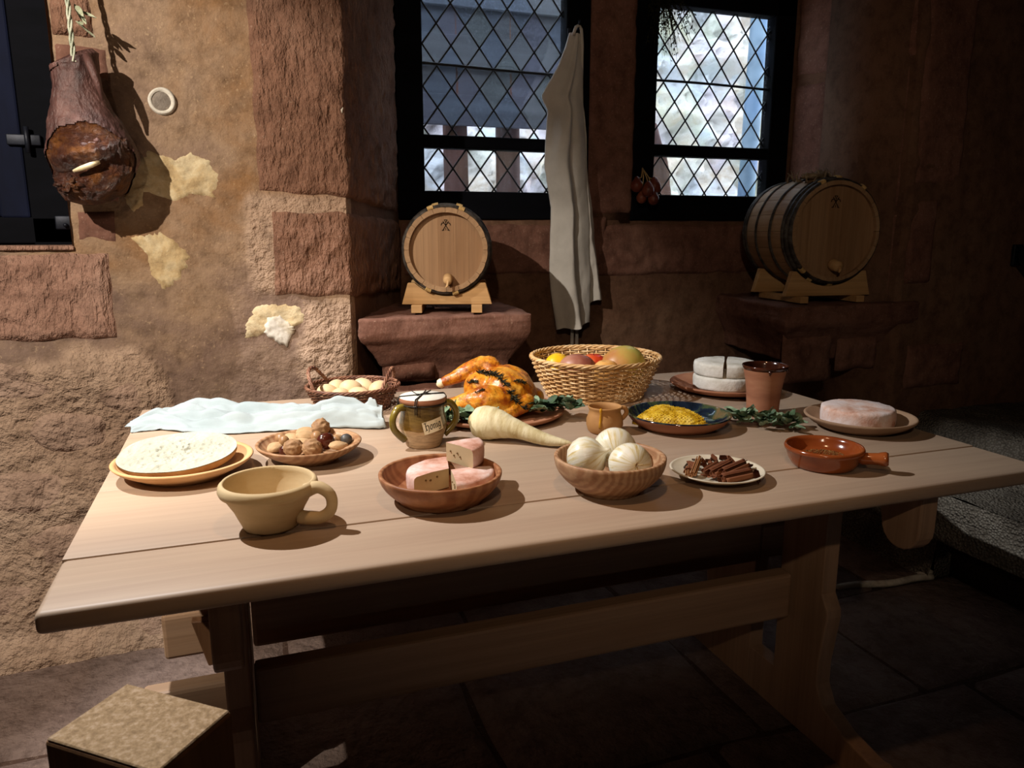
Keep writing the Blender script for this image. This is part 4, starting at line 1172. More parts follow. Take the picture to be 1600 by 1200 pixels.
CUP = vessel('clay_beaker', 'tall flared terracotta beaker with dark glazed rim', 'beaker', 1.302, 1.648,
             [(0, 0.002), (0.038, 0.002), (0.041, 0), (0.042, 0.004), (0.0425, 0.03), (0.0455, 0.07), (0.050, 0.10), (0.0565, 0.128)], C_TERRA, 'beaker_body')
C_RIMG = m_plain('dark_brown_glaze', ['#1e0f0a', '#36190f', '#4a2416'], 14, 0.12, 0.6, 0.05, 40, 0.001)
v, f = lathe([(0.0562, 0.1265), (0.0582, 0.130), (0.0600, 0.136), (0.0590, 0.1385), (0.0570, 0.137), (0.0555, 0.130), (0.0475, 0.10), (0.043, 0.07), (0.040, 0.02), (0.037, 0.008), (0, 0.007)], 64); add('glazed_lip', v, f, C_RIMG, CUP)
for a, L_ in ((-2.0, 0.012), (-0.9, 0.008)):
    pts = [(0.0575 * cos(a) - 0, 0.0575 * sin(a), 0.130), (0.0562 * cos(a), 0.0562 * sin(a), 0.130 - L_ * .6), (0.0545 * cos(a), 0.0545 * sin(a), 0.130 - L_)]
    v, f = tube(pts, [0.005, 0.003, 0.001], 8); add('glaze_drip', v, f, C_RIMG, CUP)
CMP = vessel('cheese_plate', 'large flat terracotta plate under the stacked white cheeses', 'plate', 1.398, 1.955,
             [(0, 0.002), (0.108, 0.002), (0.112, 0), (0.118, 0.003), (0.15, 0.012), (0.166, 0.021), (0.170, 0.026), (0.168, 0.0285), (0.163, 0.027), (0.145, 0.018), (0.120, 0.014), (0.116, 0.011), (0, 0.010)], C_TERRA, 'plate_body')
PAN = vessel('terracotta_pan', 'glazed orange-brown terracotta pan with stub handle and seeds', 'pan', 1.136, 1.230,
             [(0, 0.002), (0.054, 0.002), (0.058, 0), (0.063, 0.004), (0.0705, 0.016), (0.0765, 0.034), (0.0795, 0.036), (0.0805, 0.041), (0.078, 0.046), (0.074, 0.045), (0.0715, 0.038), (0.067, 0.024), (0.060, 0.020), (0, 0.019)], C_GLZ, 'pan_body')
ph = radians(-48)
Mx = Matrix.Rotation(ph, 4, 'Z') @ Matrix.Translation((0.068, 0, 0.026)) @ Euler((0, radians(84), 0)).to_matrix().to_4x4()
v, f = lathe([(0.010, 0.0), (0.0135, 0.008), (0.012, 0.02), (0.0125, 0.036), (0.0145, 0.045), (0.0150, 0.051), (0.0125, 0.056), (0.007, 0.0555), (0.0055, 0.050), (0, 0.048)], 24); add('handle', [Mx @ p for p in v], f, C_GLZ, PAN)
PKP = vessel('pink_cheese_plate', 'brown clay plate under the whole pink-white cheese', 'plate', 1.445, 1.452,
             [(0, 0.002), (0.078, 0.002), (0.082, 0), (0.088, 0.003), (0.115, 0.016), (0.130, 0.028), (0.133, 0.033), (0.130, 0.0355), (0.125, 0.034), (0.11, 0.022), (0.086, 0.012), (0, 0.010)], C_GREYB, 'plate_body')
CHP = vessel('chicken_plate', 'wide flat clay plate under the roast chicken', 'plate', 0.618, 1.885,
             [(0, 0.002), (0.135, 0.002), (0.140, 0), (0.150, 0.003), (0.176, 0.008), (0.186, 0.014), (0.188, 0.019), (0.185, 0.021), (0.178, 0.019), (0.15, 0.012), (0, 0.009)], C_TERRA, 'plate_body')
# honeycomb plate: dark glazed inside, bare clay outside
CBP = vessel('honeycomb_plate', 'terracotta plate with blue-black glazed inside holding honeycomb', 'plate', 1.022, 1.618,
             [(0, 0.002), (0.085, 0.002), (0.09, 0), (0.097, 0.004), (0.118, 0.017), (0.129, 0.031), (0.131, 0.035)], C_TERRA, 'plate_body')
def _gl():
    t = NT('black_blue_green_glaze'); v = t.map()
    c = t.ramp(t.noise(v, 14, 5, 0.6, 1.2), [(0.34, '#0b0f16'), (0.5, '#1a2433'), (0.58, '#3c4a32'), (0.68, '#6c5a3a')])
    return t.done(c, 0.08, 0.7)
v, f = lathe([(0.131, 0.0345), (0.1305, 0.037), (0.127, 0.0375), (0.124, 0.035), (0.112, 0.021), (0.092, 0.012), (0, 0.010)], 64); add('glazed_well', v, f, _gl(), CBP)

# honey jar
def _jar():
    t = NT('olive_salt_glaze_jar'); sx = t.n('SeparateXYZ'); t.l(t.tc.outputs['Object'], sx.inputs[0])
    v = t.map((1, 1, 5))
    z = t.math('ADD', sx.outputs['Z'], t.math('MULTIPLY', t.noise(t.map(), 26, 3), 0.010))
    c = t.ramp(t.math('MULTIPLY', z, 8.0), [(0.30, '#b39673'), (0.385, '#b08f66'), (0.40, '#7d5c22'), (0.52, '#6a5128'), (0.80, '#5d4a28'), (1.0, '#6a5632')])
    s = t.ramp(t.noise(v, 30, 5, 0.7), [(0.35, '#6f6658'), (0.6, '#ffffff')])
    c = t.mix(0.5, c, s, 'MULTIPLY')
    t.bump(t.noise(t.map((0.4, 0.4, 6)), 50, 3), 0.25, 0.002)
    r = t.math('SUBTRACT', 0.62, t.math('MULTIPLY', t.math('GREATER_THAN', z, 0.049), 0.42)); t.l(r, t.b.inputs['Roughness'])
    m = t.done(c, 0.3, 0.5); t.l(r, t.b.inputs['Roughness']); return m
M_JAR = _jar()
M_OLIVE = m_plain('olive_glaze', ['#4a3c16', '#6f5f22', '#8a7a34'], 12, 0.2, 0.55, 0.1, 40, 0.002)
M_LID = m_plain('white_glazed_lid_top', ['#c7c2b4', '#d6d2c6', '#dedad0'], 8, 0.55, 0.3, 0.05)
M_STRING = m_plain('black_waxed_string', ['#14110f', '#241f1b'], 40, 0.6, 0.3, 0.3, 200, 0.001)
JAR = vessel('honey_jar', 'two-handled olive glazed stoneware jar with lid and honey tag', 'jar', 0.372, 1.668,
             [(0, 0.002), (0.036, 0.002), (0.038, 0), (0.040, 0.003), (0.047, 0.022), (0.0545, 0.046), (0.0555, 0.056), (0.053, 0.068), (0.0505, 0.080), (0.0500, 0.096), (0.0505, 0.104), (0.044, 0.104), (0.044, 0.09), (0, 0.088)], M_JAR, 'jar_body')
LID = add('lid', *lathe([(0, 0.104), (0.050, 0.104), (0.0535, 0.106), (0.0545, 0.112), (0.0535, 0.1165)], 48), C_TERRA, JAR)
add('lid_top', *lathe([(0.0535, 0.1160), (0.051, 0.1185), (0, 0.1195)], 48), M_LID, LID)
for s in (-1, 1):
    a = radians(200) if s < 0 else radians(2)
    c, d = cos(a), sin(a)
    handle(JAR, [(0.048 * c, 0.048 * d, 0.097), (0.066 * c, 0.066 * d, 0.096), (0.080 * c, 0.080 * d, 0.075), (0.078 * c, 0.078 * d, 0.052), (0.064 * c, 0.064 * d, 0.034), (0.050 * c, 0.050 * d, 0.022)], (0.0078, 0.0088), M_OLIVE)
for (a, off) in ((0.05, 0.0), (0.09, 0.006), (1.05, -0.004), (1.12, 0.004)):
    c, d = cos(a), sin(a); n_ = (-d * off, c * off)
    pts = [(-0.0575 * c + n_[0], -0.0575 * d + n_[1], 0.085), (-0.0572 * c + n_[0], -0.0572 * d + n_[1], 0.112), (-0.0535 * c + n_[0], -0.0535 * d + n_[1], 0.1195), (0, 0, 0.1212), (0.0535 * c + n_[0], 0.0535 * d + n_[1], 0.1195), (0.0572 * c + n_[0], 0.0572 * d + n_[1], 0.112), (0.0575 * c + n_[0], 0.0575 * d + n_[1], 0.085)]
    v, f = tube(pts, 0.0011, 6); add('string', v, f, M_STRING, JAR)
v, f = tube([(0.0545 * cos(a), 0.0545 * sin(a), 0.1025) for a in frange(0, 2 * pi, 40)[:-1]], 0.0013, 6, closed=True); add('string', v, f, M_STRING, JAR)
m = MB(); m.put(*ball((-0.012, -0.006, 0.122), (0.005, 0.003, 0.0025), 2)); m.put(*tube([(-0.012, -0.006, 0.122), (-0.02, -0.002, 0.127), (-0.024, 0.004, 0.130)], 0.001, 5)); m.put(*tube([(-0.012, -0.006, 0.122), (0.006, -0.003, 0.1245), (0.018, -0.002, 0.122)], 0.0012, 5)); m.build('string_knot', M_STRING, JAR)
# paper tag with pen-lettered word
M_PAPER = m_plain('cream_paper', ['#c9b896', '#d6c7a8', '#dccfb4'], 30, 0.9, 0.1, 0.05)
M_INK = m_plain('black_ink', ['#120d0a', '#1b1411'], 30, 0.8, 0.1, 0)
TAGZ = 0.058
tagM = Matrix.Rotation(radians(-84), 4, 'Z') @ Matrix.Translation((0.0600, 0, TAGZ)) @ Matrix.Rotation(radians(90), 4, 'Z') @ Matrix.Rotation(radians(90), 4, 'X') @ Matrix.Rotation(radians(13), 4, 'Z')
# local tag plane: x right, y up, z out towards the viewer; it bends with the jar
def bend(x, y, z=0.0):
    Rj = 0.075
    p = Vector((x, y, z - (Rj - sqrt(max(1e-6, Rj * Rj - x * x)))))
    return tagM @ p
TW, TH = 0.047, 0.029
V, F = grid(lambda u, v: bend((u - 0.5) * TW + 0.004, (v - 0.5) * TH, 0.0), 14, 4)
n = len(V); V2 = [bend((u - 0.5) * TW + 0.004, (v - 0.5) * TH, -0.0006) for v in frange(0, 1, 3) for u in frange(0, 1, 13)]
V = V + V2; F = F + [tuple(i + n for i in q[::-1]) for q in F]
TAG = add('paper_tag', V, F, M_PAPER, JAR)
# broad-nib strokes of the word "Honig" in blackletter, unit = x-height
def nib(strokes, ang=40, w=0.20):
    d = (cos(radians(ang)) * w / 2, sin(radians(ang)) * w / 2); out = MB()
    for st in strokes:
        pts = []
        for a, b in zip(st[:-1], st[1:]):
            for k in range(5): pts.append((a[0] + (b[0] - a[0]) * k / 5, a[1] + (b[1] - a[1]) * k / 5))
        pts.append(st[-1])
        # small caps so that strokes along the nib stay visible
        for a, b in zip(pts[:-1], pts[1:]):
            for (e0, e1) in ((d, (-d[0], -d[1])), ((0.03, -0.03), (-0.03, 0.03))):
                q = [(a[0] + e0[0], a[1] + e0[1]), (a[0] + e1[0], a[1] + e1[1]), (b[0] + e1[0], b[1] + e1[1]), (b[0] + e0[0], b[1] + e0[1])]
                out.put([(x, y, 0) for x, y in q], [(0, 1, 2, 3)])
    return out
LET = {
 'H': ([[(0.30, 1.75), (0.15, 1.55), (0.45, 1.62), (0.72, 1.78)], [(0.45, 1.62), (0.40, 0.9), (0.42, 0.15), (0.18, -0.12)], [(0.18, -0.12), (0.42, 0.15), (0.62, 0.05)], [(0.42, 0.85), (0.75, 1.12), (0.98, 0.92), (1.0, 0.35), (0.90, -0.25), (0.70, -0.45)]], 1.22),
 'o': ([[(0.12, 0.88), (0.10, 0.15), (0.32, -0.02)], [(0.12, 0.88), (0.36, 1.02), (0.54, 0.85), (0.54, 0.15), (0.32, -0.02)]], 0.72),
 'n': ([[(0.05, 0.98), (0.16, 0.86), (0.16, 0.08), (0.28, 0.0)], [(0.16, 0.80), (0.42, 1.02), (0.55, 0.86), (0.55, 0.08), (0.68, 0.0)]], 0.78),
 'i': ([[(0.05, 0.98), (0.16, 0.86), (0.16, 0.08), (0.30, 0.0)], [(0.14, 1.32), (0.24, 1.42)]], 0.40),
 'g': ([[(0.12, 0.88), (0.10, 0.18), (0.30, 0.02), (0.52, 0.15)], [(0.12, 0.88), (0.36, 1.02), (0.54, 0.86), (0.54, 0.0), (0.46, -0.42), (0.22, -0.55), (0.05, -0.40)], [(0.54, 0.95), (0.70, 1.0)]], 0.75)}
x = 0.0; ink = MB(); S_ = 0.0108
for ch in 'Honig':
    st, adv = LET[ch]; g = nib(st)
    ink.put([bend((p.x + x) * S_ - 0.0175, p.y * S_ - 0.0055, 0.0004) for p in g.v], g.f); x += adv
ink.build('lettering', M_INK, TAG, smooth=False)

# small ochre jug
JUG = vessel('small_jug', 'little ochre clay jug with honey dribble and lug handle', 'jug', 0.822, 1.634,
             [(0, 0.002), (0.034, 0.002), (0.036, 0), (0.041, 0.005), (0.0455, 0.020), (0.0450, 0.034), (0.0400, 0.048), (0.0385, 0.054), (0.0400, 0.060), (0.0425, 0.064), (0.0415, 0.0665), (0.0385, 0.0655), (0.0355, 0.058), (0.0355, 0.05), (0.040, 0.03), (0.034, 0.012), (0, 0.010)], C_OCHRE, 'jug_body')
ja = radians(-8)
handle(JUG, [(0.040 * cos(ja), 0.040 * sin(ja), 0.060), (0.052 * cos(ja), 0.052 * sin(ja), 0.058), (0.056 * cos(ja), 0.056 * sin(ja), 0.046), (0.050 * cos(ja), 0.050 * sin(ja), 0.036), (0.042 * cos(ja), 0.042 * sin(ja), 0.030)], 0.0058, C_OCHRE)
M_HONEY = m_plain('golden_honey', ['#b07a18', '#c99426', '#d9a838'], 10, 0.12, 0.6, 0.05, 40, 0.001)
a = radians(230); v, f = tube([(0.040 * cos(a), 0.040 * sin(a), 0.067), (0.0425 * cos(a), 0.0425 * sin(a), 0.062), (0.039 * cos(a), 0.039 * sin(a), 0.054), (0.0445 * cos(a), 0.0445 * sin(a), 0.036), (0.0462 * cos(a), 0.0462 * sin(a), 0.02)], [0.003, 0.004, 0.003, 0.003, 0.0042], 8); add('honey_dribble', v, f, M_HONEY, JUG)

# ---------------------------------------------------------------- bread
def _crumb():
    t = NT('white_bread_crumb'); v = t.map()
    vo = t.n('TexVoronoi', Scale=90.0); t.l(v, vo.inputs['Vector'])
    c = t.ramp(t.noise(v, 14, 5, 0.6), spread(['#9a9a8b', '#a5a597', '#afafa2']))
    t.bump(t.math('ADD', t.math('MULTIPLY', vo.outputs['Distance'], 0.6), t.noise(v, 60, 5, 0.7)), 0.7, 0.005); return t.done(c, 0.95, 0.1)
M_CRUMB = _crumb()
M_CRUST = m_plain('baked_crust', ['#6e4826', '#866038', '#9a7850'], 14, 0.7, 0.25, 0.4, 50, 0.004)
BR = thing('bread_half', 'half loaf of white bread lying cut side up on the pale plate', 'bread', (-0.146, 1.634, TZ + 0.0225), radians(-6), rot=(radians(11), radians(-2), radians(-10)))
def brad(a):
    c, s = cos(a), sin(a)
    r = (abs(c / 0.116) ** 2.3 + abs(s / 0.088) ** 2.3) ** (-1 / 2.3)
    return r * (1 + 0.04 * nz(c * 1.5, s * 1.5, 3.0) - 0.10 * max(0, c) * abs(s))
V, F = [], []
prof_b = [(0.0, 0.0), (0.70, 0.0), (0.86, 0.003), (0.96, 0.011), (1.0, 0.020), (1.0, 0.025)]
m_ = 72
for k, z in prof_b:
    for i in range(m_):
        a = 2 * pi * i / m_; r = brad(a) * k; V.append((r * cos(a), r * sin(a), z))
for j in range(len(prof_b) - 1):
    for i in range(m_):
        i2 = (i + 1) % m_; F.append((j * m_ + i, j * m_ + i2, (j + 1) * m_ + i2, (j + 1) * m_ + i))
add('crust', V, F, M_CRUST, BR)
def crumb(u, v):
    a = 2 * pi * u; r = brad(a) * v * 0.998
    X, Y = r * cos(a), r * sin(a)
    pit = max(0, fbm(X, Y, 2.0, 70, 3) - 0.12) * 0.008 + max(0, fbm(X, Y, 7.0, 160, 2) - 0.15) * 0.005
    return (X, Y, 0.0258 + 0.004 * fbm(X, Y, 1.0, 16, 4) * (1 - v ** 6) - pit * (1 - v ** 8))
V, F = grid(crumb, 140, 46, closed_u=True); add('crumb', V, F, M_CRUMB, BR)

# ---------------------------------------------------------------- nuts and almonds
def m_nut(name, cs, st=(1, 1, 1), b=0.6): return m_plain(name, cs, 30, 0.65, 0.25, b, 110, 0.003, st)
N_WAL = m_nut('walnut_shell', ['#745538', '#937252', '#aa8a66'])
N_ALM = m_nut('almond_shell', ['#9a7c5a', '#b3946e', '#c2a684'], (0.4, 1, 1))
N_HAZ = m_plain('hazelnut_shell', ['#7d5a3a', '#94704c', '#a6835c'], 20, 0.4, 0.4, 0.1)
N_CHE = m_plain('chestnut_skin', ['#2a100a', '#431a10', '#5a2818'], 16, 0.22, 0.5, 0.1)
N_DRK = m_plain('grey_black_nut', ['#2c2a29', '#3e3c3a', '#504d4a'], 18, 0.45, 0.4, 0.2)
def walnut(r):
    def pw(q, p):
        a = atan2(p.y, p.z); k = 1 + 0.075 * sin(8 * a + 3 * p.x + 1.3 * sin(5 * p.x)) * (1 - p.x * p.x) + 0.05 * exp(-(p.y / 0.08) ** 2) - 0.05 * exp(-((abs(p.y) - 0.14) / 0.06) ** 2)
        return q * k
    return ball((0, 0, 0), (r * 1.14, r * 0.95, r * 0.98), 4, 0.08, 3.5, r * 99, pw=pw)
def almond(r):
    def pw(q, p):
        t = p.x; k = (1 - 0.45 * max(0, t)); return Vector((q.x, q.y * k, q.z * k))
    return ball((0, 0, 0), (r * 1.45, r * 0.85, r * 0.55), 3, 0.06, 3.0, r * 77, pw=pw)
def hazel(r): return ball((0, 0, 0), (r, r * 0.93, r * 1.0), 3, 0.03, 2, r * 9, pw=lambda q, p: q + Vector((r * 0.18 * max(0, p.x - 0.6), 0, 0)))
def chest(r): return ball((0, 0, 0), (r * 1.05, r * 0.75, r), 3, 0.04, 2, r * 5, pw=lambda q, p: q + Vector((0, 0, r * 0.3 * max(0, p.z - 0.7))))
GN = 'mixed nuts in the shallow wooden bowl'
nuts = [ # kind, x, y, z(centre above table), size, rot, label
 ('a', 0.045, 1.665, 0.030, .0175, (0.3, -0.1, 0.8), 'pale oval nut at the left end of the nut bowl'),
 ('c', 0.062, 1.640, 0.027, .0130, (0.4, 0.2, 0.2), 'dark nut tucked low at the left of the nut bowl'),
 ('h', 0.062, 1.672, 0.040, .0120, (0, 0, 1), 'orange-brown round nut on top at the left of the nut bowl'),
 ('h', 0.057, 1.712, 0.034, .0135, (0, 0, 2), 'round pale hazelnut at the back left of the nut bowl'),
 ('a', 0.085, 1.700, 0.036, .0155, (0.5, 0.3, -0.5), 'pointed almond lying behind the two front walnuts'),
 ('h', 0.099, 1.738, 0.034, .0120, (0, 0, 0.4), 'small hazelnut at the back rim of the nut bowl'),
 ('w', 0.078, 1.620, 0.037, .0190, (0.3, 0.2, 0.4), 'left of the two walnuts at the front of the nut bowl'),
 ('w', 0.116, 1.606, 0.037, .0195, (-0.2, 0.3, 0.6), 'right of the two walnuts at the front of the nut bowl'),
 ('a', 0.118, 1.728, 0.040, .0200, (0.4, 0.1, 0.3), 'large almond in its shell beside the topmost walnut'),
 ('w', 0.146, 1.722, 0.050, .0205, (0.1, 0.1, 0.9), 'topmost walnut at the back of the nut bowl'),
 ('a', 0.112, 1.686, 0.042, .0175, (0.7, 0.2, 0.2), 'almond lying across the middle of the nut bowl'),
 ('a', 0.104, 1.656, 0.036, .0175, (0.2, 0.2, 0.1), 'flat almond behind the right front walnut'),
 ('h', 0.132, 1.676, 0.042, .0130, (0, 0, 0.7), 'pinkish hazelnut beside the shiny chestnut'),
 ('c', 0.147, 1.636, 0.040, .0195, (0.2, 0.5, 0.3), 'shiny dark chestnut in the nut bowl'),
 ('a', 0.182, 1.676, 0.034, .0140, (0.5, 0.3, 0.9), 'pale almond at the right back of the nut bowl'),
 ('d', 0.193, 1.650, 0.037, .0130, (0, 0, 0), 'grey-black round nut at the right of the nut bowl'),
 ('h', 0.172, 1.652, 0.036, .0120, (0, 0, 0.5), 'orange hazelnut between the chestnut and the grey nut'),
 ('a', 0.172, 1.608, 0.037, .0165, (0.2, 0.1, 0.5), 'pale almond at the right front of the nut bowl'),
 ('w', 0.118, 1.655, 0.022, .0160, (0.6, 0.3, 0.3), 'half-hidden walnut at the bottom of the nut bowl')]
for k, x, y, z, r, rot, lab in nuts:
    v, f = {'w': walnut, 'a': almond, 'h': hazel, 'c': chest, 'd': hazel}[k](r)
    add({'w': 'walnut', 'a': 'almond', 'h': 'hazelnut', 'c': 'chestnut', 'd': 'dark_nut'}[k], v, f, {'w': N_WAL, 'a': N_ALM, 'h': N_HAZ, 'c': N_CHE, 'd': N_DRK}[k], None, label=lab, cat='nut', group=GN, loc=(x, y, TZ + z - 0.002), rot=rot)
N_ALK = m_nut('almond_kernel', ['#7d4a2a', '#95603a', '#a8744c'], (0.3, 1, 1))
for i, (x, y, z, rz, lab) in enumerate([(-0.012, 1.298, 0.020, 0.3, 'shelled almond at the left in the handled mug'), (0.040, 1.300, 0.022, 0.9, 'shelled almond at the right in the handled mug'), (0.013, 1.268, 0.018, -0.4, 'shelled almond lying deepest in the handled mug')]):
    v, f = almond(0.0125); add('almond_kernel', v, f, N_ALK, None, label=lab, cat='nut', group='almonds in the mug', loc=(x, y, TZ + z), rot=(0.1, -0.3, rz))

# ---------------------------------------------------------------- cheeses
def m_rind(name, cs, face): return m_plain(name, cs, 16, 0.85, 0.15, 0.5, 70, 0.004, detail=7)
R_PINK = m_plain('pink_washed_rind', ['#b07a62', '#cf9f8c', '#dcb8aa', '#e2cfc6'], 20, 0.85, 0.15, 0.5, 70, 0.003, detail=7)
R_WHITE = m_plain('white_bloomy_rind', ['#b9b5a8', '#cfccc2', '#d9d7d0'], 22, 0.9, 0.1, 0.6, 60, 0.004, detail=7)
R_PINKW = m_plain('pink_white_rind', ['#a8735a', '#c9a99a', '#d3c4bf', '#cdbdbb'], 14, 0.9, 0.1, 0.5, 60, 0.004, detail=7)
M_PASTE = m_plain('pale_cheese_paste', ['#b8a27c', '#c4ae88', '#cdb994'], 10, 0.6, 0.25, 0.1, 60, 0.001)
M_HOLE = m_plain('cheese_hole', ['#6a5436', '#7c6444'], 10, 0.8, 0.1, 0)
def wedge(name, label, loc, rz, R_, ang, h, rind, tilt=(0, 0), holes=True, seed=0.0, group=None):
    """sector of a round cheese: apex at origin, spanning angle 0..ang"""
    t = thing(name, label, 'cheese', loc, rz, group, rot=(tilt[0], tilt[1], rz))
    n = max(8, int(ang / radians(5))); V = []; F = []
    # rind: top, bottom edge, side
    rows = [(0.0, h), (0.5, h + 0.0008), (0.92, h), (0.985, h - 0.003), (1.0, h - 0.008), (1.005, h * 0.5), (1.0, 0.007), (0.985, 0.002), (0.93, 0), (0.5, 0), (0.0, 0)]
    for j, (k, z) in enumerate(rows):
        for i in range(n + 1):
            a = ang * i / n
            r = R_ * k * (1 + 0.012 * fbm(cos(a) * 2 + seed, sin(a) * 2, z * 30, 2, 3))
            zz = z + 0.0012 * fbm(r * cos(a) * 40, r * sin(a) * 40, seed + z * 9, 1.2, 3)
            V.append((r * cos(a), r * sin(a), zz))
    w = n + 1
    for j in range(len(rows) - 1):
        for i in range(n): F.append((j * w + i, j * w + i + 1, (j + 1) * w + i + 1, (j + 1) * w + i))
    v2, f2 = fix(V, F); add('rind', v2, f2, rind, t)
    if ang < 6.2:
        for i, sgn in ((0, 1), (n, -1)):
            poly = [Vector(V[j * w + i]) for j in range(len(rows))]
            F2 = [tuple(range(len(poly)))]
            face = add('cut_face', poly, F2 if sgn < 0 else [F2[0][::-1]], M_PASTE, t, smooth=False)
            if holes:
                rnd = random.Random(seed * 10 + i); a = ang * i / n; d = Vector((cos(a), sin(a), 0)); nn = Vector((sin(a), -cos(a), 0)) * sgn
                hb = MB()
                for q in range(4):
                    p = d * R_ * rnd.uniform(0.15, 0.85) + Vector((0, 0, h * rnd.uniform(0.3, 0.75)))
                    hb.put(*ball(p + nn * 0.0001, (0.0022, 0.0022, 0.0018), 2))
                hb.build('hole', M_HOLE, face)['kind'] = 'stuff'
    return t
bz = TZ + 0.0115
wedge('cheese_wedge', 'broad pink-rind cheese piece lying at the back left of the wooden bowl', (0.344, 1.330, bz), radians(78), 0.080, radians(125), 0.037, R_PINK, seed=1.0)
wedge('cheese_wedge', 'pink-rind cheese quarter lying at the front right of the wooden bowl', (0.346, 1.322, bz), radians(-98), 0.082, radians(97), 0.037, R_PINK, seed=2.0)
wedge('cheese_wedge', 'pink-rind cheese wedge perched on top of the other two pieces', (0.352, 1.377, bz + 0.0385), radians(-62), 0.074, radians(68), 0.037, R_PINK, tilt=(radians(2), radians(1)), seed=3.0)
cz_ = TZ + 0.0105
wedge('white_cheese', 'lower whole white-rind cheese on the large terracotta plate', (1.402, 1.962, cz_), 0.3, 0.098, 2 * pi - 1e-4, 0.040, R_WHITE, holes=False, seed=4.0)
wedge('white_cheese_half', 'left half of the split white cheese stacked on top', (1.3995, 1.9675, cz_ + 0.041), radians(55), 0.093, radians(178), 0.040, R_WHITE, holes=False, seed=5.0)
wedge('white_cheese_half', 'right half of the split white cheese stacked on top', (1.4045, 1.9640, cz_ + 0.041), radians(-124), 0.093, radians(176), 0.040, R_WHITE, holes=False, seed=6.0)
wedge('pink_cheese', 'whole round pink-white cheese on the brown clay plate', (1.447, 1.462, TZ + 0.0105), 0.7, 0.088, 2 * pi - 1e-4, 0.044, R_PINKW, holes=False, seed=7.0)

# ---------------------------------------------------------------- onions, parsnip
def _on():
    t = NT('white_onion_skin'); sx = t.n('SeparateXYZ'); t.l(t.tc.outputs['Object'], sx.inputs[0])
    at = t.n('Math', operation='ARCTAN2'); t.l(sx.outputs['Y'], at.inputs[0]); t.l(sx.outputs['X'], at.inputs[1])
    cb = t.n('CombineXYZ'); t.l(at.outputs[0], cb.inputs[0]); t.l(t.math('MULTIPLY', sx.outputs['Z'], 4.0), cb.inputs[1])
    c = t.ramp(t.noise(cb.outputs[0], 5, 5, 0.6, 0.3), spread(['#c2a868', '#d6c79a', '#e2dcc4', '#e6e2d2'], 0.3, 0.6))
    t.bump(t.noise(cb.outputs[0], 16, 3), 0.15, 0.003); return t.done(c, 0.32, 0.45)
M_ONI = _on()
def onion(label, loc, rot, r):
    t = thing('white_onion', label, 'onion', loc, 0, 'white onions in the deep bowl', rot=rot)
    P = [(0, -0.92), (0.10, -0.93), (0.35, -0.88), (0.7, -0.66), (0.93, -0.30), (1.0, 0.05), (0.94, 0.38), (0.72, 0.70), (0.42, 0.90), (0.20, 1.02), (0.12, 1.18), (0.09, 1.34), (0, 1.36)]
    v, f = lathe([(a * r, b * r * 0.92) for a, b in P], 40, 0.03, seed=r * 50); add('bulb', v, f, M_ONI, t)
    m = MB(); rnd = random.Random(int(r * 1e5))
    for i in range(9):
        a = rnd.uniform(0, 6.28); m.put(*tube([(0.04 * r * cos(a), 0.04 * r * sin(a), -0.84 * r), (0.16 * r * cos(a), 0.16 * r * sin(a), -1.0 * r), (0.2 * r * cos(a), 0.2 * r * sin(a), -1.08 * r)], 0.0007, 4))
    m.build('roots', M_RAFFIA, t)['kind'] = 'stuff'
    return t
onion('white onion at the left of the deep wooden bowl', (0.5955, 1.2590, TZ + 0.064), (radians(60), radians(35), radians(35)), 0.0415)
onion('yellowish white onion at the back right of the deep wooden bowl', (0.6715, 1.2875, TZ + 0.067), (radians(-58), radians(62), radians(10)), 0.0425)
onion('white onion at the front of the deep wooden bowl', (0.6600, 1.2020, TZ + 0.061), (radians(-104), radians(14), radians(-10)), 0.0410)
M_PARS = m_plain('parsnip_skin', ['#b3a070', '#cbbd92', '#d8cda8', '#c4b484'], 14, 0.6, 0.3, 0.4, 60, 0.003, (3, 1, 1), detail=6)
PA = thing('parsnip', 'fat cream parsnip lying across the middle of the table', 'parsnip', (0.500, 1.690, TZ), radians(-44))
prs = [(-0.006, 0.004), (0.0, 0.022), (0.010, 0.035), (0.028, 0.041), (0.052, 0.040), (0.075, 0.033), (0.10, 0.0255), (0.13, 0.0205), (0.17, 0.0165), (0.20, 0.013), (0.225, 0.009), (0.245, 0.005), (0.255, 0.002)]
def parf(u, v):
    s = v * (len(prs) - 1); i = min(int(s), len(prs) - 2); t = s - i
    x = prs[i][0] + (prs[i + 1][0] - prs[i][0]) * t; r = prs[i][1] + (prs[i + 1][1] - prs[i][1]) * t
    a = 2 * pi * u
    r *= 1 + 0.012 * sin(x * 330 + 2 * sin(a)) * (1 if x > 0.05 else 0.4) + 0.05 * nz(x * 25, cos(a), sin(a))
    cz = 0.041 + (-0.026) * sstep(0.06, 0.22, x)
    return (x, r * cos(a), cz + r * sin(a))
V, F = grid(parf, 32, 80, closed_u=True); add('root', V, F, M_PARS, PA)
v, f = lathe([(0, -0.006), (0.013, -0.006), (0.016, 0.0), (0.012, 0.004), (0, 0.006)], 16); Mx = Matrix.Translation((-0.004, 0, 0.043)) @ Euler((0, radians(-90), 0)).to_matrix().to_4x4(); add('crown_scar', [Mx @ p for p in v], f, M_RAFFIA, PA)

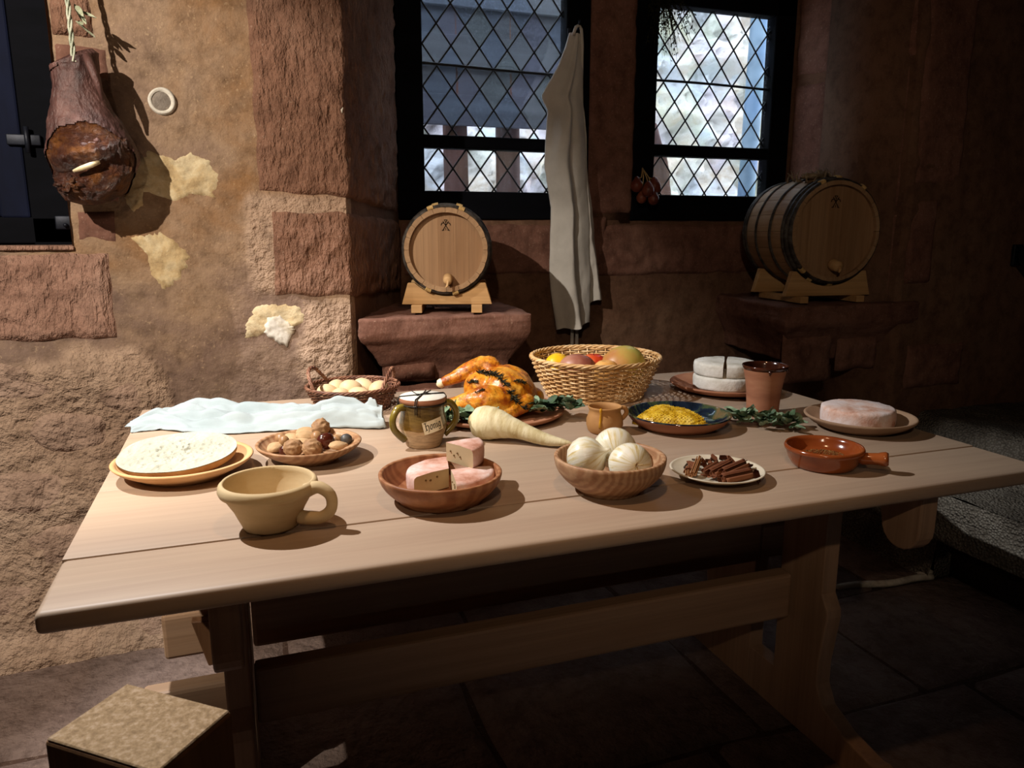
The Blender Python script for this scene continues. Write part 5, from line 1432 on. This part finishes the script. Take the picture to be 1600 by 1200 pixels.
# ---------------------------------------------------------------- honeycomb
M_COMB = m_plain('golden_honeycomb', ['#9c7a12', '#c59c1e', '#dcb836', '#e6c85c'], 40, 0.22, 0.6, 0.6, 160, 0.003, detail=4)
HCB = thing('honeycomb_piece', 'golden chunk of honeycomb on the dark glazed plate', 'honeycomb', (1.000, 1.625, TZ + 0.012), radians(0))
outl = [(-0.100, 0.012), (-0.070, 0.050), (-0.01, 0.085), (0.040, 0.080), (0.066, 0.03), (0.070, -0.03), (0.062, -0.086), (0.02, -0.080), (-0.03, -0.052), (-0.075, -0.030)]
def oin(a):
    # radius of the outline at angle a
    best = 0.001
    for i in range(len(outl)):
        p, q = Vector(outl[i]), Vector(outl[(i + 1) % len(outl)]); d = Vector((cos(a), sin(a))); e = q - p
        den = d.x * e.y - d.y * e.x
        if abs(den) < 1e-9: continue
        t = (p.x * e.y - p.y * e.x) / den; s = (p.x * d.y - p.y * d.x) / den
        if t > 0 and -1e-6 <= s <= 1 + 1e-6: best = max(best, t)
    return best
def combh(x, y, k): return (0.030 + 0.010 * nz(x * 20, y * 20, 1) + 0.006 * sin(25 * x + 1)) * (1 - k ** 5)
def cbf(u, v):
    a = 2 * pi * u; r = oin(a) * min(1, v * 1.08); x, y = r * cos(a), r * sin(a); k = min(1, v * 1.08)
    z = combh(x, y, k) if v < 0.93 else combh(x, y, 0.93) * (1 - (v - 0.93) / 0.07)
    return (x, y, z + 0.002 * fbm(x, y, 3, 120, 2) * (1 if v < .97 else 0))
V, F = grid(cbf, 96, 34, closed_u=True); add('comb_block', V, F, M_COMB, HCB)
m = MB(); rnd = random.Random(2); d = 0.0052
for r in range(-21, 22):
    for c in range(-23, 24):
        x = (c + 0.5 * (r % 2)) * d; y = r * d * 0.866
        a = atan2(y, x); rr2 = sqrt(x * x + y * y) / oin(a)
        if rr2 > 0.93: continue
        z = combh(x, y, rr2); s = d * 0.47
        hgt = 0.0004 + 0.0020 * rnd.random() ** 2; x += rnd.uniform(-.0007, .0007); y += rnd.uniform(-.0007, .0007)
        V = [(x + s * cos(k * pi / 3 + .52), y + s * sin(k * pi / 3 + .52), z - 0.003) for k in range(6)] + [(x + s * 0.8 * cos(k * pi / 3 + .52), y + s * 0.8 * sin(k * pi / 3 + .52), z + hgt) for k in range(6)] + [(x, y, z + hgt - 0.001)]
        F = [(k, (k + 1) % 6, 6 + (k + 1) % 6, 6 + k) for k in range(6)] + [(6 + k, 6 + (k + 1) % 6, 12) for k in range(6)]
        m.put(V, F)
m.build('wax_cells', M_COMB, HCB, smooth=False)['kind'] = 'stuff'

# ---------------------------------------------------------------- spices
M_CIN = m_plain('cinnamon_bark', ['#5a3424', '#74472f', '#8a5a3e'], 20, 0.8, 0.15, 0.5, 90, 0.002, (0.3, 1, 1))
M_CIN2 = m_plain('pale_cinnamon_bark', ['#7d5434', '#996c46', '#b08258'], 20, 0.8, 0.15, 0.5, 90, 0.002, (0.3, 1, 1))
def quill(a, b, r, mat, label, turns=1.5):
    A, B = Vector(a), Vector(b); L = (B - A).length; d = (B - A).normalized()
    o = thing('cinnamon_stick', label, 'cinnamon', A, 0, 'cinnamon sticks on the pale plate')
    o.rotation_euler = d.to_track_quat('X', 'Z').to_euler()
    def fn(u, v, sgn):
        th = (v - 0.5) * 2
        ang = pi / 2 + sgn * (0.15 + 2 * pi * 0.9 * v); rr2 = r * 0.62 * (1 - 0.45 * v)
        return (u * L, sgn * r * 0.40 + rr2 * cos(ang), rr2 * sin(ang) + 0.0)
    V, F = [], []
    for sgn in (-1, 1):
        g, h = grid(lambda u, v: fn(u, v, sgn), 10, 16); n = len(V)
        g2 = [Vector(p) * 1.0 for p in g]
        V += g2; F += [tuple(i + n for i in q) for q in h]
    ob = add('bark_roll', V, F, mat, o); md = ob.modifiers.new('thickness', 'SOLIDIFY'); md.thickness = 0.0014
    return o
z0 = TZ + 0.0085
quill((0.846, 1.174, z0 + 0.011), (0.922, 1.186, z0 + 0.0115), 0.017, M_CIN, 'thickest cinnamon stick lying at the front of the plate')
quill((0.842, 1.208, z0 + 0.012), (0.916, 1.246, z0 + 0.014), 0.016, M_CIN, 'cinnamon stick lying leftmost of the three big rolls')
quill((0.862, 1.194, z0 + 0.016), (0.938, 1.230, z0 + 0.016), 0.0155, M_CIN, 'cinnamon stick lying between the other two big rolls')
quill((0.812, 1.222, z0 + 0.010), (0.868, 1.286, z0 + 0.020), 0.0075, M_CIN2, 'slim pale cinnamon stick standing out at the left of the plate')
quill((0.803, 1.228, z0 + 0.008), (0.826, 1.262, z0 + 0.012), 0.005, M_CIN2, 'thin short cinnamon stick at the far left of the plate')
quill((0.807, 1.222, z0 + 0.007), (0.832, 1.248, z0 + 0.009), 0.004, M_CIN2, 'thinnest cinnamon stick beside the slim pale one')
quill((0.845, 1.236, z0 + 0.010), (0.895, 1.262, z0 + 0.014), 0.006, M_CIN, 'narrow dark cinnamon stick behind the big rolls')
rnd = random.Random(21)
chips = [(0.831, 1.276), (0.812, 1.248), (0.850, 1.284), (0.866, 1.296), (0.885, 1.278), (0.908, 1.292), (0.926, 1.290), (0.932, 1.270), (0.918, 1.270), (0.940, 1.222), (0.826, 1.206), (0.842, 1.186), (0.920, 1.170), (0.877, 1.262), (0.893, 1.266), (0.900, 1.280), (0.872, 1.280), (0.838, 1.262), (0.855, 1.262), (0.912, 1.256)]
for i, (x, y) in enumerate(chips):
    s = rnd.uniform(0.008, 0.014); V = []
    n = 6
    for lay in (0, 1):
        for k in range(n):
            a = 2 * pi * k / n + 0.3 * rnd.random(); q = s * (0.7 + 0.5 * rnd.random())
            V.append((q * cos(a), q * 0.6 * sin(a), lay * 0.004 + 0.003 * rnd.random() + 0.004 * cos(a)))
    F = [tuple(range(n))[::-1], tuple(range(n, 2 * n))] + [(k, (k + 1) % n, n + (k + 1) % n, n + k) for k in range(n)]
    add('bark_chip', V, F, M_CIN if i % 3 else C_RIMG, None, smooth=False, label='small dark bark chip among the cinnamon sticks', cat='spice', group='bark chips on the cinnamon plate', loc=(x, y, z0 + 0.006 + 0.006 * rnd.random()), rot=(rnd.uniform(-.7, .7), rnd.uniform(-.7, .7), rnd.uniform(0, 6)))
M_SEED = m_plain('cumin_seed', ['#5c3a1c', '#7a5228', '#a07840'], 90, 0.7, 0.2, 0)
m = MB(); rnd = random.Random(6)
for i in range(420):
    a = rnd.uniform(0, 6.283); q = 0.050 * sqrt(rnd.random()); p = (q * cos(a) * 0.9 + 0.008, q * sin(a) * 0.9 + 0.006, 0.0205 + 0.010 * (1 - q / 0.05) * rnd.random())
    Mx = Matrix.Translation(p) @ Euler((rnd.uniform(-.6, .6), rnd.uniform(-.6, .6), rnd.uniform(0, 6.3))).to_matrix().to_4x4()
    V, F = [(0.0026, 0, 0), (-0.0026, 0, 0), (0, 0.0009, 0), (0, -0.0009, 0), (0, 0, 0.0009), (0, 0, -0.0009)], [(0, 2, 4), (2, 1, 4), (1, 3, 4), (3, 0, 4), (2, 0, 5), (1, 2, 5), (3, 1, 5), (0, 3, 5)]
    m.put(V, F, Mx)
m.build('spice_seeds', M_SEED, None, smooth=False, kind='stuff', label='brown spice seeds strewn in the terracotta pan', cat='seeds', loc=(1.136, 1.230, TZ))
# ---------------------------------------------------------------- baskets
def basket(name, label, loc, rb, rt, h, N, rows, rs, rstake, mats, sx=1.0, sy=1.0, rz=0.0, flare=1.0):
    B = thing(name, label, 'basket', loc, rz)
    def R(t): return rb + (rt - rb) * t ** flare
    rnd = random.Random(N); W_ = MB(); W2 = MB()
    for i in range(rows):
        t = (i + 0.5) / rows; z = 0.006 + (h - 0.008) * t; pts = []; n = N * 5
        ph = rnd.uniform(-.15, .15)
        for k in range(n):
            a = 2 * pi * k / n
            r = R(t) + (rs + rstake) * 0.85 * cos(N * a / 2 + pi * i) + 0.0008 * nz(a * 4, i, 1)
            pts.append((r * cos(a) * sx, r * sin(a) * sy, z + 0.0012 * nz(a * 3, i * 2.0, 4) + ph * 0.002))
        (W_ if i % 3 else W2).put(*tube(pts, rs, 5, closed=True))
    W_.build('weave', mats[0], B)['kind'] = 'stuff'; W2.build('weave', mats[1], B)['kind'] = 'stuff'
    S_ = MB()
    for k in range(N):
        a = 2 * pi * k / N
        S_.put(*tube([(R(t) * cos(a) * sx, R(t) * sin(a) * sy, 0.004 + (h - 0.002) * t) for t in frange(0, 1, 4)], rstake, 5))
    S_.build('stakes', mats[1], B)['kind'] = 'stuff'
    for q in range(4):
        pts = []; n = 120
        for k in range(n):
            a = 2 * pi * k / n; w = a * 14 + q * pi / 2
            r = rt + 0.002 + rs * 1.5 * cos(w); pts.append((r * cos(a) * sx, r * sin(a) * sy, h + rs * 1.2 + rs * 1.5 * sin(w)))
        add('rim_strand', *tube(pts, rs * 1.25, 6, closed=True), mats[q % 2], B)
    for q in range(2):
        pts = []; n = 90
        for k in range(n):
            a = 2 * pi * k / n; w = a * 12 + q * pi
            r = rb + 0.003 + rs * 1.1 * cos(w); pts.append((r * cos(a) * sx, r * sin(a) * sy, rs * 2.2 + rs * 1.0 * sin(w)))
        add('foot_strand', *tube(pts, rs * 1.1, 6, closed=True), mats[q % 2], B)
    m = MB()
    for i in range(1, 12):
        r = rb * i / 12; pts = [(r * cos(a) * sx, r * sin(a) * sy, 0.008 + 0.0015 * cos(9 * a + pi * i)) for a in frange(0, 2 * pi, 40)[:-1]]
        m.put(*tube(pts, rb / 20, 5, closed=True))
    m.build('base', mats[0], B)['kind'] = 'stuff'
    return B
M_WIL1 = m_plain('pale_willow', ['#a87c48', '#c49a64', '#d6b483'], 24, 0.55, 0.3, 0.2, 80, 0.001)
M_WIL2 = m_plain('light_peeled_willow', ['#b8905c', '#d0aa78', '#e0c296'], 24, 0.5, 0.3, 0.2, 80, 0.001)
M_DWI1 = m_plain('dark_brown_willow', ['#4a2c20', '#6a4432', '#835a44'], 26, 0.5, 0.35, 0.2, 80, 0.001)
M_DWI2 = m_plain('reddish_brown_willow', ['#5c382a', '#7c5440', '#9a7258'], 26, 0.5, 0.35, 0.2, 80, 0.001)
FB = basket('fruit_basket', 'large pale wicker basket of fruit near the back of the table', (0.985, 2.032, TZ), 0.140, 0.190, 0.116, 40, 17, 0.0027, 0.0022, (M_WIL1, M_WIL2), flare=0.8)
EB = basket('egg_basket', 'small dark brown wicker basket of eggs with two loop handles', (0.272, 2.105, TZ), 0.094, 0.126, 0.062, 28, 13, 0.0021, 0.0018, (M_DWI1, M_DWI2), sx=1.0, sy=0.92, rz=0.1, flare=0.8)
def loop(parent, pts, mat, name='handle', rad=0.0030, tw=26):
    P = [Vector(p) for p in pts]; out = []
    for i in range(len(P) - 1):
        for k in range(12):
            t = k / 12; p0, p1, p2, p3 = P[max(i - 1, 0)], P[i], P[i + 1], P[min(i + 2, len(P) - 1)]
            out.append(0.5 * ((2 * p1) + (p2 - p0) * t + (2 * p0 - 5 * p1 + 4 * p2 - p3) * t * t + (3 * p1 - p0 - 3 * p2 + p3) * t ** 3))
    m = MB()
    for s in range(3):
        q = []
        for i, p in enumerate(out):
            w = i / len(out) * tw + s * 2.09
            q.append(p + Vector((cos(w), 0.3 * sin(w), sin(w))) * rad * 0.9)
        m.put(*tube(q, rad, 6))
    return m.build(name, mat, parent)
loop(EB, [(-0.112, -0.045, 0.058), (-0.122, -0.035, 0.085), (-0.120, 0.005, 0.112), (-0.098, 0.045, 0.115), (-0.072, 0.072, 0.090), (-0.050, 0.098, 0.064)], M_DWI2)
loop(EB, [(0.055, -0.100, 0.064), (0.080, -0.060, 0.088), (0.105, -0.015, 0.102), (0.122, 0.020, 0.100), (0.128, 0.030, 0.080), (0.122, 0.030, 0.062)], M_DWI2)

M_EGG = m_plain('pale_brown_eggshell', ['#c9ab80', '#d6bb93', '#dfc8a4'], 6, 0.5, 0.3, 0.05, 200, 0.0005)
def egg(): return ball((0, 0, 0), (0.033, 0.0255, 0.0255), 4, pw=lambda q, p: Vector((q.x, q.y * (1 - 0.10 * p.x), q.z * (1 - 0.10 * p.x))))
ev, ef = egg(); em = None
for i, (x, y, z, rz, ry, lab) in enumerate([
    (0.205, 2.128, 0.042, 0.4, 0.2, 'egg lying furthest left in the dark basket'), (0.232, 2.165, 0.046, 1.0, -0.3, 'egg half hidden behind the front left eggs'),
    (0.268, 2.120, 0.052, 0.1, 0.1, 'largest-looking egg in the middle front of the dark basket'), (0.310, 2.160, 0.046, -0.5, 0.2, 'egg at the back behind the middle egg'),
    (0.346, 2.112, 0.046, 0.7, -0.2, 'egg at the right under the basket handle'), (0.285, 2.084, 0.037, -0.2, 0.0, 'egg lying low at the front of the dark basket'), (0.236, 2.092, 0.037, 0.9, 0.0, 'egg lying low at the front left of the dark basket')]):
    o = add('egg', ev, ef, M_EGG, None, label=lab, cat='egg', group='eggs in the dark wicker basket', loc=(x, y, TZ + z), rot=(0.1, ry, rz))

def m_fruit(name, stops, sc=2.2, rough=0.4, off=0.0):
    t = NT(name); v = t.map(); n = t.noise(v, sc * 12, 4, 0.5, 0.3)
    sx = t.n('SeparateXYZ'); t.l(t.tc.outputs['Object'], sx.inputs[0])
    fac = t.math('ADD', t.math('MULTIPLY', n, 0.5), t.math('MULTIPLY', t.math('ADD', t.math('MULTIPLY', sx.outputs['X'], -9.0), t.math('MULTIPLY', sx.outputs['Z'], 3.0)), 0.6))
    return t.done(t.ramp(t.math('ADD', fac, 0.25 + off), stops), rough, 0.4)
def fruit(name, label, cat, loc, r, mat, stem=True, rot=(0, 0, 0), pw=None, dim=0.18):
    t = thing(name, label, cat, loc, 0, 'fruit in the pale wicker basket', rot=rot)
    def dent(q, p):
        k = math.sqrt(p.x * p.x + p.y * p.y)
        q = Vector((q.x, q.y, q.z * (1 - dim * exp(-(k / 0.28) ** 2))))
        return pw(q, p) if pw else q
    v, f = ball((0, 0, 0), r, 4, 0.02, 1.2, r[0] * 30, pw=dent); add('flesh', v, f, mat, t)
    if stem:
        zt = r[2] * (1 - dim); v, f = tube([(0, 0, zt - 0.004), (0.001, 0, zt + 0.006), (0.004, 0.001, zt + 0.013)], 0.0013, 6); add('stalk', v, f, M_LOG, t)
    return t
fruit('lemon', 'bright yellow lemon at the left back of the fruit basket', 'lemon', (0.902, 2.122, TZ + 0.083), (0.044, 0.036, 0.036), m_plain('lemon_peel', ['#d9a412', '#e6b81c', '#edc630'], 10, 0.4, 0.4, 0.25, 120, 0.001), False, rot=(0, 0.2, 0.5), dim=0)
fruit('dark_fruit', 'purplish brown fruit at the left front of the fruit basket', 'fruit', (0.930, 2.040, TZ + 0.084), (0.056, 0.044, 0.044), m_fruit('purple_brown_skin', [(0.2, '#5a2a20'), (0.5, '#8a5040'), (0.75, '#a87860'), (1.0, '#b89a80')]), False, rot=(0, 0, -0.3), dim=0.03)
fruit('red_apple', 'small red apple in the middle of the fruit basket', 'apple', (0.998, 2.070, TZ + 0.085), (0.040, 0.040, 0.037), m_fruit('red_apple_skin', [(0.2, '#8c1c10'), (0.5, '#b83018'), (0.8, '#d07030'), (1.0, '#d89848')]), True)
fruit('mango', 'large yellow-green fruit at the right of the fruit basket', 'fruit', (1.078, 2.030, TZ + 0.083), (0.074, 0.062, 0.062), m_fruit('green_gold_skin', [(0.15, '#9a9440'), (0.45, '#b0a550'), (0.7, '#b88a48'), (0.95, '#a86a3c')]), False, rot=(0, -0.25, 0.2), dim=0.02)
fruit('peach', 'pale orange peach low at the front of the fruit basket', 'peach', (0.990, 1.966, TZ + 0.078), (0.042, 0.039, 0.042), m_fruit('peach_skin', [(0.2, '#c8803c'), (0.6, '#dca458'), (0.9, '#e0b470')]), False)

# ---------------------------------------------------------------- roast chicken
def _chick():
    t = NT('roast_skin'); v = t.map()
    c = t.ramp(t.noise(v, 22, 6, 0.62, 0.5), spread(['#5e240a', '#98480e', '#bd7418', '#cc8e2a', '#d2a24a'], 0.28, 0.70))
    d = t.ramp(t.noise(v, 60, 5, 0.7), [(0.36, '#5c2408'), (0.50, '#ffffff')]); c = t.mix(0.6, c, d, 'MULTIPLY')
    t.bump(t.noise(v, 130, 4, 0.6), 0.35, 0.003); return t.done(c, 0.34, 0.5, Subsurface_Weight=0.08)
M_CHICK = _chick()
CK = thing('roast_chicken', 'golden roast chicken with dark rosemary lying on the clay plate', 'chicken', (0.600, 1.880, TZ + 0.010), radians(-19.5))
ck = MB()
def limb(pts, rad):
    P = [Vector(p) for p in pts]
    for i in range(len(P) - 1):
        n = 8
        for k in range(n + 1):
            t = k / n; ck.put(*ball(P[i].lerp(P[i + 1], t), tuple([rad[i] + (rad[i + 1] - rad[i]) * t] * 3), 2))
ck.put(*ball((0.050, 0.010, 0.058), (0.082, 0.085, 0.060), 4, rot=Euler((0, radians(18), 0))))      # breast
ck.put(*ball((0.058, 0.030, 0.075), (0.062, 0.050, 0.048), 4, rot=Euler((0, radians(22), 0))))
ck.put(*ball((0.052, -0.030, 0.060), (0.062, 0.048, 0.048), 4, rot=Euler((0, radians(26), 0))))
ck.put(*ball((-0.018, 0.004, 0.066), (0.050, 0.046, 0.046), 4))                                      # vent end
limb([(0.030, -0.075, 0.044), (-0.005, -0.082, 0.050), (-0.050, -0.078, 0.044), (-0.092, -0.068, 0.036), (-0.118, -0.060, 0.034)], [0.040, 0.044, 0.030, 0.019, 0.015])   # near leg
limb([(0.030, 0.062, 0.070), (-0.002, 0.060, 0.112), (-0.020, 0.056, 0.120)], [0.044, 0.034, 0.026])                                       # far thigh
limb([(-0.020, 0.056, 0.122), (-0.060, 0.046, 0.104), (-0.100, 0.036, 0.086), (-0.122, 0.030, 0.078)], [0.026, 0.025, 0.017, 0.014])        # far drumstick
limb([(-0.040, -0.030, 0.030), (-0.085, -0.045, 0.024), (-0.105, -0.040, 0.022)], [0.034, 0.026, 0.018])                                   # tail
limb([(0.100, -0.055, 0.040), (0.060, -0.094, 0.026), (0.015, -0.105, 0.022), (0.045, -0.110, 0.018)], [0.024, 0.019, 0.015, 0.012])         # near wing
limb([(0.120, 0.030, 0.035), (0.095, 0.075, 0.030)], [0.030, 0.022])
_t = bpy.data.meshes.new('tmp'); _t.from_pydata([tuple(p) for p in ck.v], [], ck.f); _o = bpy.data.objects.new('tmp', _t); COL.objects.link(_o)
_m = _o.modifiers.new('r', 'REMESH'); _m.mode = 'VOXEL'; _m.voxel_size = 0.0026
_s = _o.modifiers.new('s', 'SMOOTH'); _s.factor = 0.6; _s.iterations = 4
_dg = bpy.context.evaluated_depsgraph_get(); _e = _o.evaluated_get(_dg); _me = _e.to_mesh()
cv = [v.co.copy() for v in _me.vertices]; cn = [v.normal.copy() for v in _me.vertices]; cf = [list(p.vertices) for p in _me.polygons]; _e.to_mesh_clear()
bpy.data.objects.remove(_o); bpy.data.meshes.remove(_t)
cv = [p + n * (0.0020 * fbm(p.x, p.y, p.z, 26, 4) - 0.0022 * max(0, fbm(p.x + 3, p.y, p.z, 34, 2))) for p, n in zip(cv, cn)]
cv = [Vector((p.x, p.y, max(p.z, 0.0008))) for p in cv]
add('carcass', cv, cf, M_CHICK, CK)
add('leg_bone', *ball((-0.130, 0.028, 0.075), (0.012, 0.010, 0.013), 3, 0.15, 2, 1), M_BONE, CK)
add('leg_bone', *ball((-0.127, -0.057, 0.033), (0.010, 0.010, 0.011), 3, 0.15, 2, 4), M_BONE, CK)
M_ROSE = m_plain('charred_rosemary', ['#15130c', '#262315', '#3a3622'], 40, 0.8, 0.2, 0)
from mathutils.bvhtree import BVHTree
CKB = BVHTree.FromPolygons([tuple(p) for p in cv], cf)
def rosemary(path, n, ln, seed):
    m = MB(); P = []
    for p in path:
        hit = CKB.find_nearest(Vector(p)); P.append(hit[0] + hit[1] * 0.004)
    m.put(*tube(P, 0.0013, 5)); rnd = random.Random(seed)
    for i in range(n):
        s = rnd.random() * (len(P) - 1); k = min(int(s), len(P) - 2); p = P[k].lerp(P[k + 1], s - k); d = (P[k + 1] - P[k]).normalized()
        q = (d * 0.7 + Vector((rnd.uniform(-1, 1), rnd.uniform(-1, 1), rnd.uniform(-0.2, 1)))).normalized() * ln * rnd.uniform(.6, 1.1)
        m.put(*tube([p, p + q * 0.5 + Vector((0, 0, 0.001)), p + q], [0.0013, 0.0016, 0.0004], 4, cap=False))
    return m.build('rosemary_sprig', M_ROSE, CK)
rosemary([(-0.030, -0.008, 0.108), (-0.005, -0.020, 0.116), (0.018, -0.040, 0.106)], 60, 0.018, 1)
rosemary([(0.010, -0.030, 0.110), (0.030, -0.050, 0.098), (0.045, -0.066, 0.086)], 50, 0.018, 2)
rosemary([(-0.056, -0.030, 0.088), (-0.045, -0.036, 0.092), (-0.034, -0.040, 0.092)], 34, 0.012, 3)
rosemary([(0.050, -0.080, 0.070), (0.064, -0.086, 0.050), (0.088, -0.084, 0.032)], 70, 0.018, 4)
rosemary([(0.066, -0.060, 0.098), (0.080, -0.050, 0.098), (0.094, -0.044, 0.090)], 26, 0.010, 5)
rosemary([(-0.030, -0.105, 0.076), (-0.018, -0.108, 0.084), (-0.008, -0.110, 0.086)], 20, 0.008, 6)

# ---------------------------------------------------------------- leafy sprigs
M_SAGE = m_plain('grey_green_leaf', ['#465642', '#65795e', '#82977b', '#a2b297'], 24, 0.75, 0.25, 0.4, 90, 0.002)
M_SAGE2 = m_plain('dark_green_leaf', ['#243524', '#384e35', '#4e6547'], 24, 0.6, 0.3, 0.4, 90, 0.002)
def sprig(label, loc, rz, leaves, mat, stem):
    S_ = thing('herb_sprig', label, 'herb', loc, rz)
    add('stem', *tube(stem, 0.0014, 6), M_LOG, S_)
    for i, (x, y, z, L_, w, yaw, pit, curl) in enumerate(leaves):
        v, f = leaf(L_, w, curl, i * 1.3 + x * 50, 0.45, 0.5 * sin(i)); add('leaf', v, f, mat[i % len(mat)], S_, loc=(x, y, z), rot=(0.4 * sin(i * 2.1), -pit, yaw))
    return S_
def mkleaves(seed, n, L_, W_, H_, ll, ww):
    rnd = random.Random(seed); out = []
    for i in range(n):
        x = L_ * (i + rnd.random()) / n - L_ / 2; y = rnd.uniform(-W_, W_); z = 0.009 + H_ * rnd.random() * (1 - abs(y) / (W_ * 1.6))
        out.append((x, y, z, ll * rnd.uniform(.75, 1.2), ww * rnd.uniform(.8, 1.2), rnd.choice((-1, 1)) * rnd.uniform(0.2, 1.7) + (0 if rnd.random() < .7 else pi), rnd.uniform(0.05, 0.5), rnd.uniform(-0.55, 0.9)))
    return out
sprig('grey-green leafy sprig lying on the bare table beside the beaker', (1.228, 1.545, TZ), radians(-45), mkleaves(3, 64, 0.155, 0.034, 0.026, 0.038, 0.0135), (M_SAGE, M_SAGE, M_SAGE2), [(-0.09, 0, 0.006), (0, 0.004, 0.010), (0.09, -0.004, 0.005)])
sprig('dark leafy sprig at the left front of the chicken plate', (0.497, 1.792, TZ + 0.0135), radians(-22), mkleaves(5, 38, 0.12, 0.034, 0.020, 0.044, 0.015), (M_SAGE2, M_SAGE), [(-0.06, 0, 0.006), (0, 0.004, 0.010), (0.06, -0.004, 0.006)])
sprig('dark leafy sprig hanging over the right edge of the chicken plate', (0.735, 1.792, TZ + 0.0175), radians(-2), mkleaves(9, 38, 0.14, 0.028, 0.020, 0.046, 0.016), (M_SAGE2, M_SAGE2, M_SAGE), [(-0.08, 0, 0.008), (0, 0.004, 0.012), (0.08, -0.004, 0.010)])

# ---------------------------------------------------------------- white cloth
M_CLOTH = m_plain('white_linen', ['#8d999b', '#98a3a5', '#a1abad'], 5, 0.9, 0.1, 0.25, 200, 0.001, Sheen_Weight=0.2)
CL_ = thing('linen_cloth', 'crumpled white linen cloth heaped at the back left of the table', 'cloth', (0.02, 2.05, TZ))
cen = [(-0.300, 2.105, 0.035), (-0.22, 2.105, 0.085), (-0.14, 2.085, 0.125), (-0.04, 2.045, 0.135), (0.06, 2.00, 0.105), (0.14, 1.965, 0.075), (0.22, 1.935, 0.060), (0.285, 1.905, 0.058), (0.310, 1.895, 0.050)]
def clf(u, v):
    s = u * (len(cen) - 1); i = min(int(s), len(cen) - 2); t = s - i
    x = cen[i][0] + (cen[i + 1][0] - cen[i][0]) * t; y = cen[i][1] + (cen[i + 1][1] - cen[i][1]) * t; w = cen[i][2] + (cen[i + 1][2] - cen[i][2]) * t
    q = (v - 0.5) * 2
    w *= 1 + 0.22 * nz(u * 5, 1.0 if q > 0 else 5.0, 2.0)
    X = x + 0.30 * q * w * (0.5 - u) + 0.012 * nz(u * 7, q * 3, 1); Y = y + q * w
    env = (1 - abs(q) ** 3.0) * min(1, u * 9) * min(1, (1 - u) * 14 + 0.25)
    base = 0.020 + 0.034 * sstep(0.40, 0.85, u) + 0.026 * exp(-((u - 0.30) / 0.12) ** 2 - ((q - 0.55) / 0.4) ** 2)
    f1 = sin(7.0 * q + 9 * u + 2.0 * nz(u * 3, q, 4)); f2 = sin(15 * q - 11 * u + 3 * nz(u * 4, q * 2, 8))
    z = env * (base * (0.66 + 0.34 * f1) + 0.009 * f2 + 0.020 * abs(nz(u * 9 + q * 2, q * 4 - u * 3, 6)) + 0.006 * nz(u * 22, q * 10, 2))
    z = max(z, 0.0)
    return (X - 0.02, Y - 2.05, 0.0025 + z + 0.004 * abs(nz(u * 18, q * 5, 11)) * abs(q) ** 6)
V, F = grid(clf, 150, 60); o = add('cloth_sheet', V, F, M_CLOTH, CL_)
md = o.modifiers.new('thickness', 'SOLIDIFY'); md.thickness = 0.0018; md.offset = 1.0
# turned-over tail at the left and the rolled end at the right
def tail(u, v):
    q = (v - 0.5) * 2; x = -0.285 + 0.17 * u; w = 0.012 + 0.038 * u
    return (x - 0.02, 2.02 + 0.02 * sin(3 * u) + q * w - 2.05, 0.004 + 0.012 * (1 - q * q) * (0.6 + 0.4 * sin(10 * u + 3 * q)) + 0.004 * nz(u * 9, q * 4, 3))
V, F = grid(tail, 40, 16); o = add('cloth_tail', V, F, M_CLOTH, CL_); md = o.modifiers.new('thickness', 'SOLIDIFY'); md.thickness = 0.0018
def roll(u, v):
    a = 2 * pi * v * 1.0; x = 0.17 + 0.145 * u; r = 0.026 + 0.004 * sin(5 * u) + 0.004 * nz(u * 5, cos(a) * 1.5, sin(a) * 1.5) - 0.003 * abs(sin(2.5 * a + 4 * u))
    yc = 1.945 - 0.42 * (x - 0.17)
    return (x - 0.02 + 0.006 * cos(a), yc - 2.05 + r * 1.25 * cos(a), max(0.002, 0.026 + r * sin(a) + 0.004 * u))
V, F = grid(roll, 40, 40, closed_v=True)
F.append(tuple(39 + 40 * j for j in range(40)))
add('rolled_end', V, F, M_CLOTH, CL_)
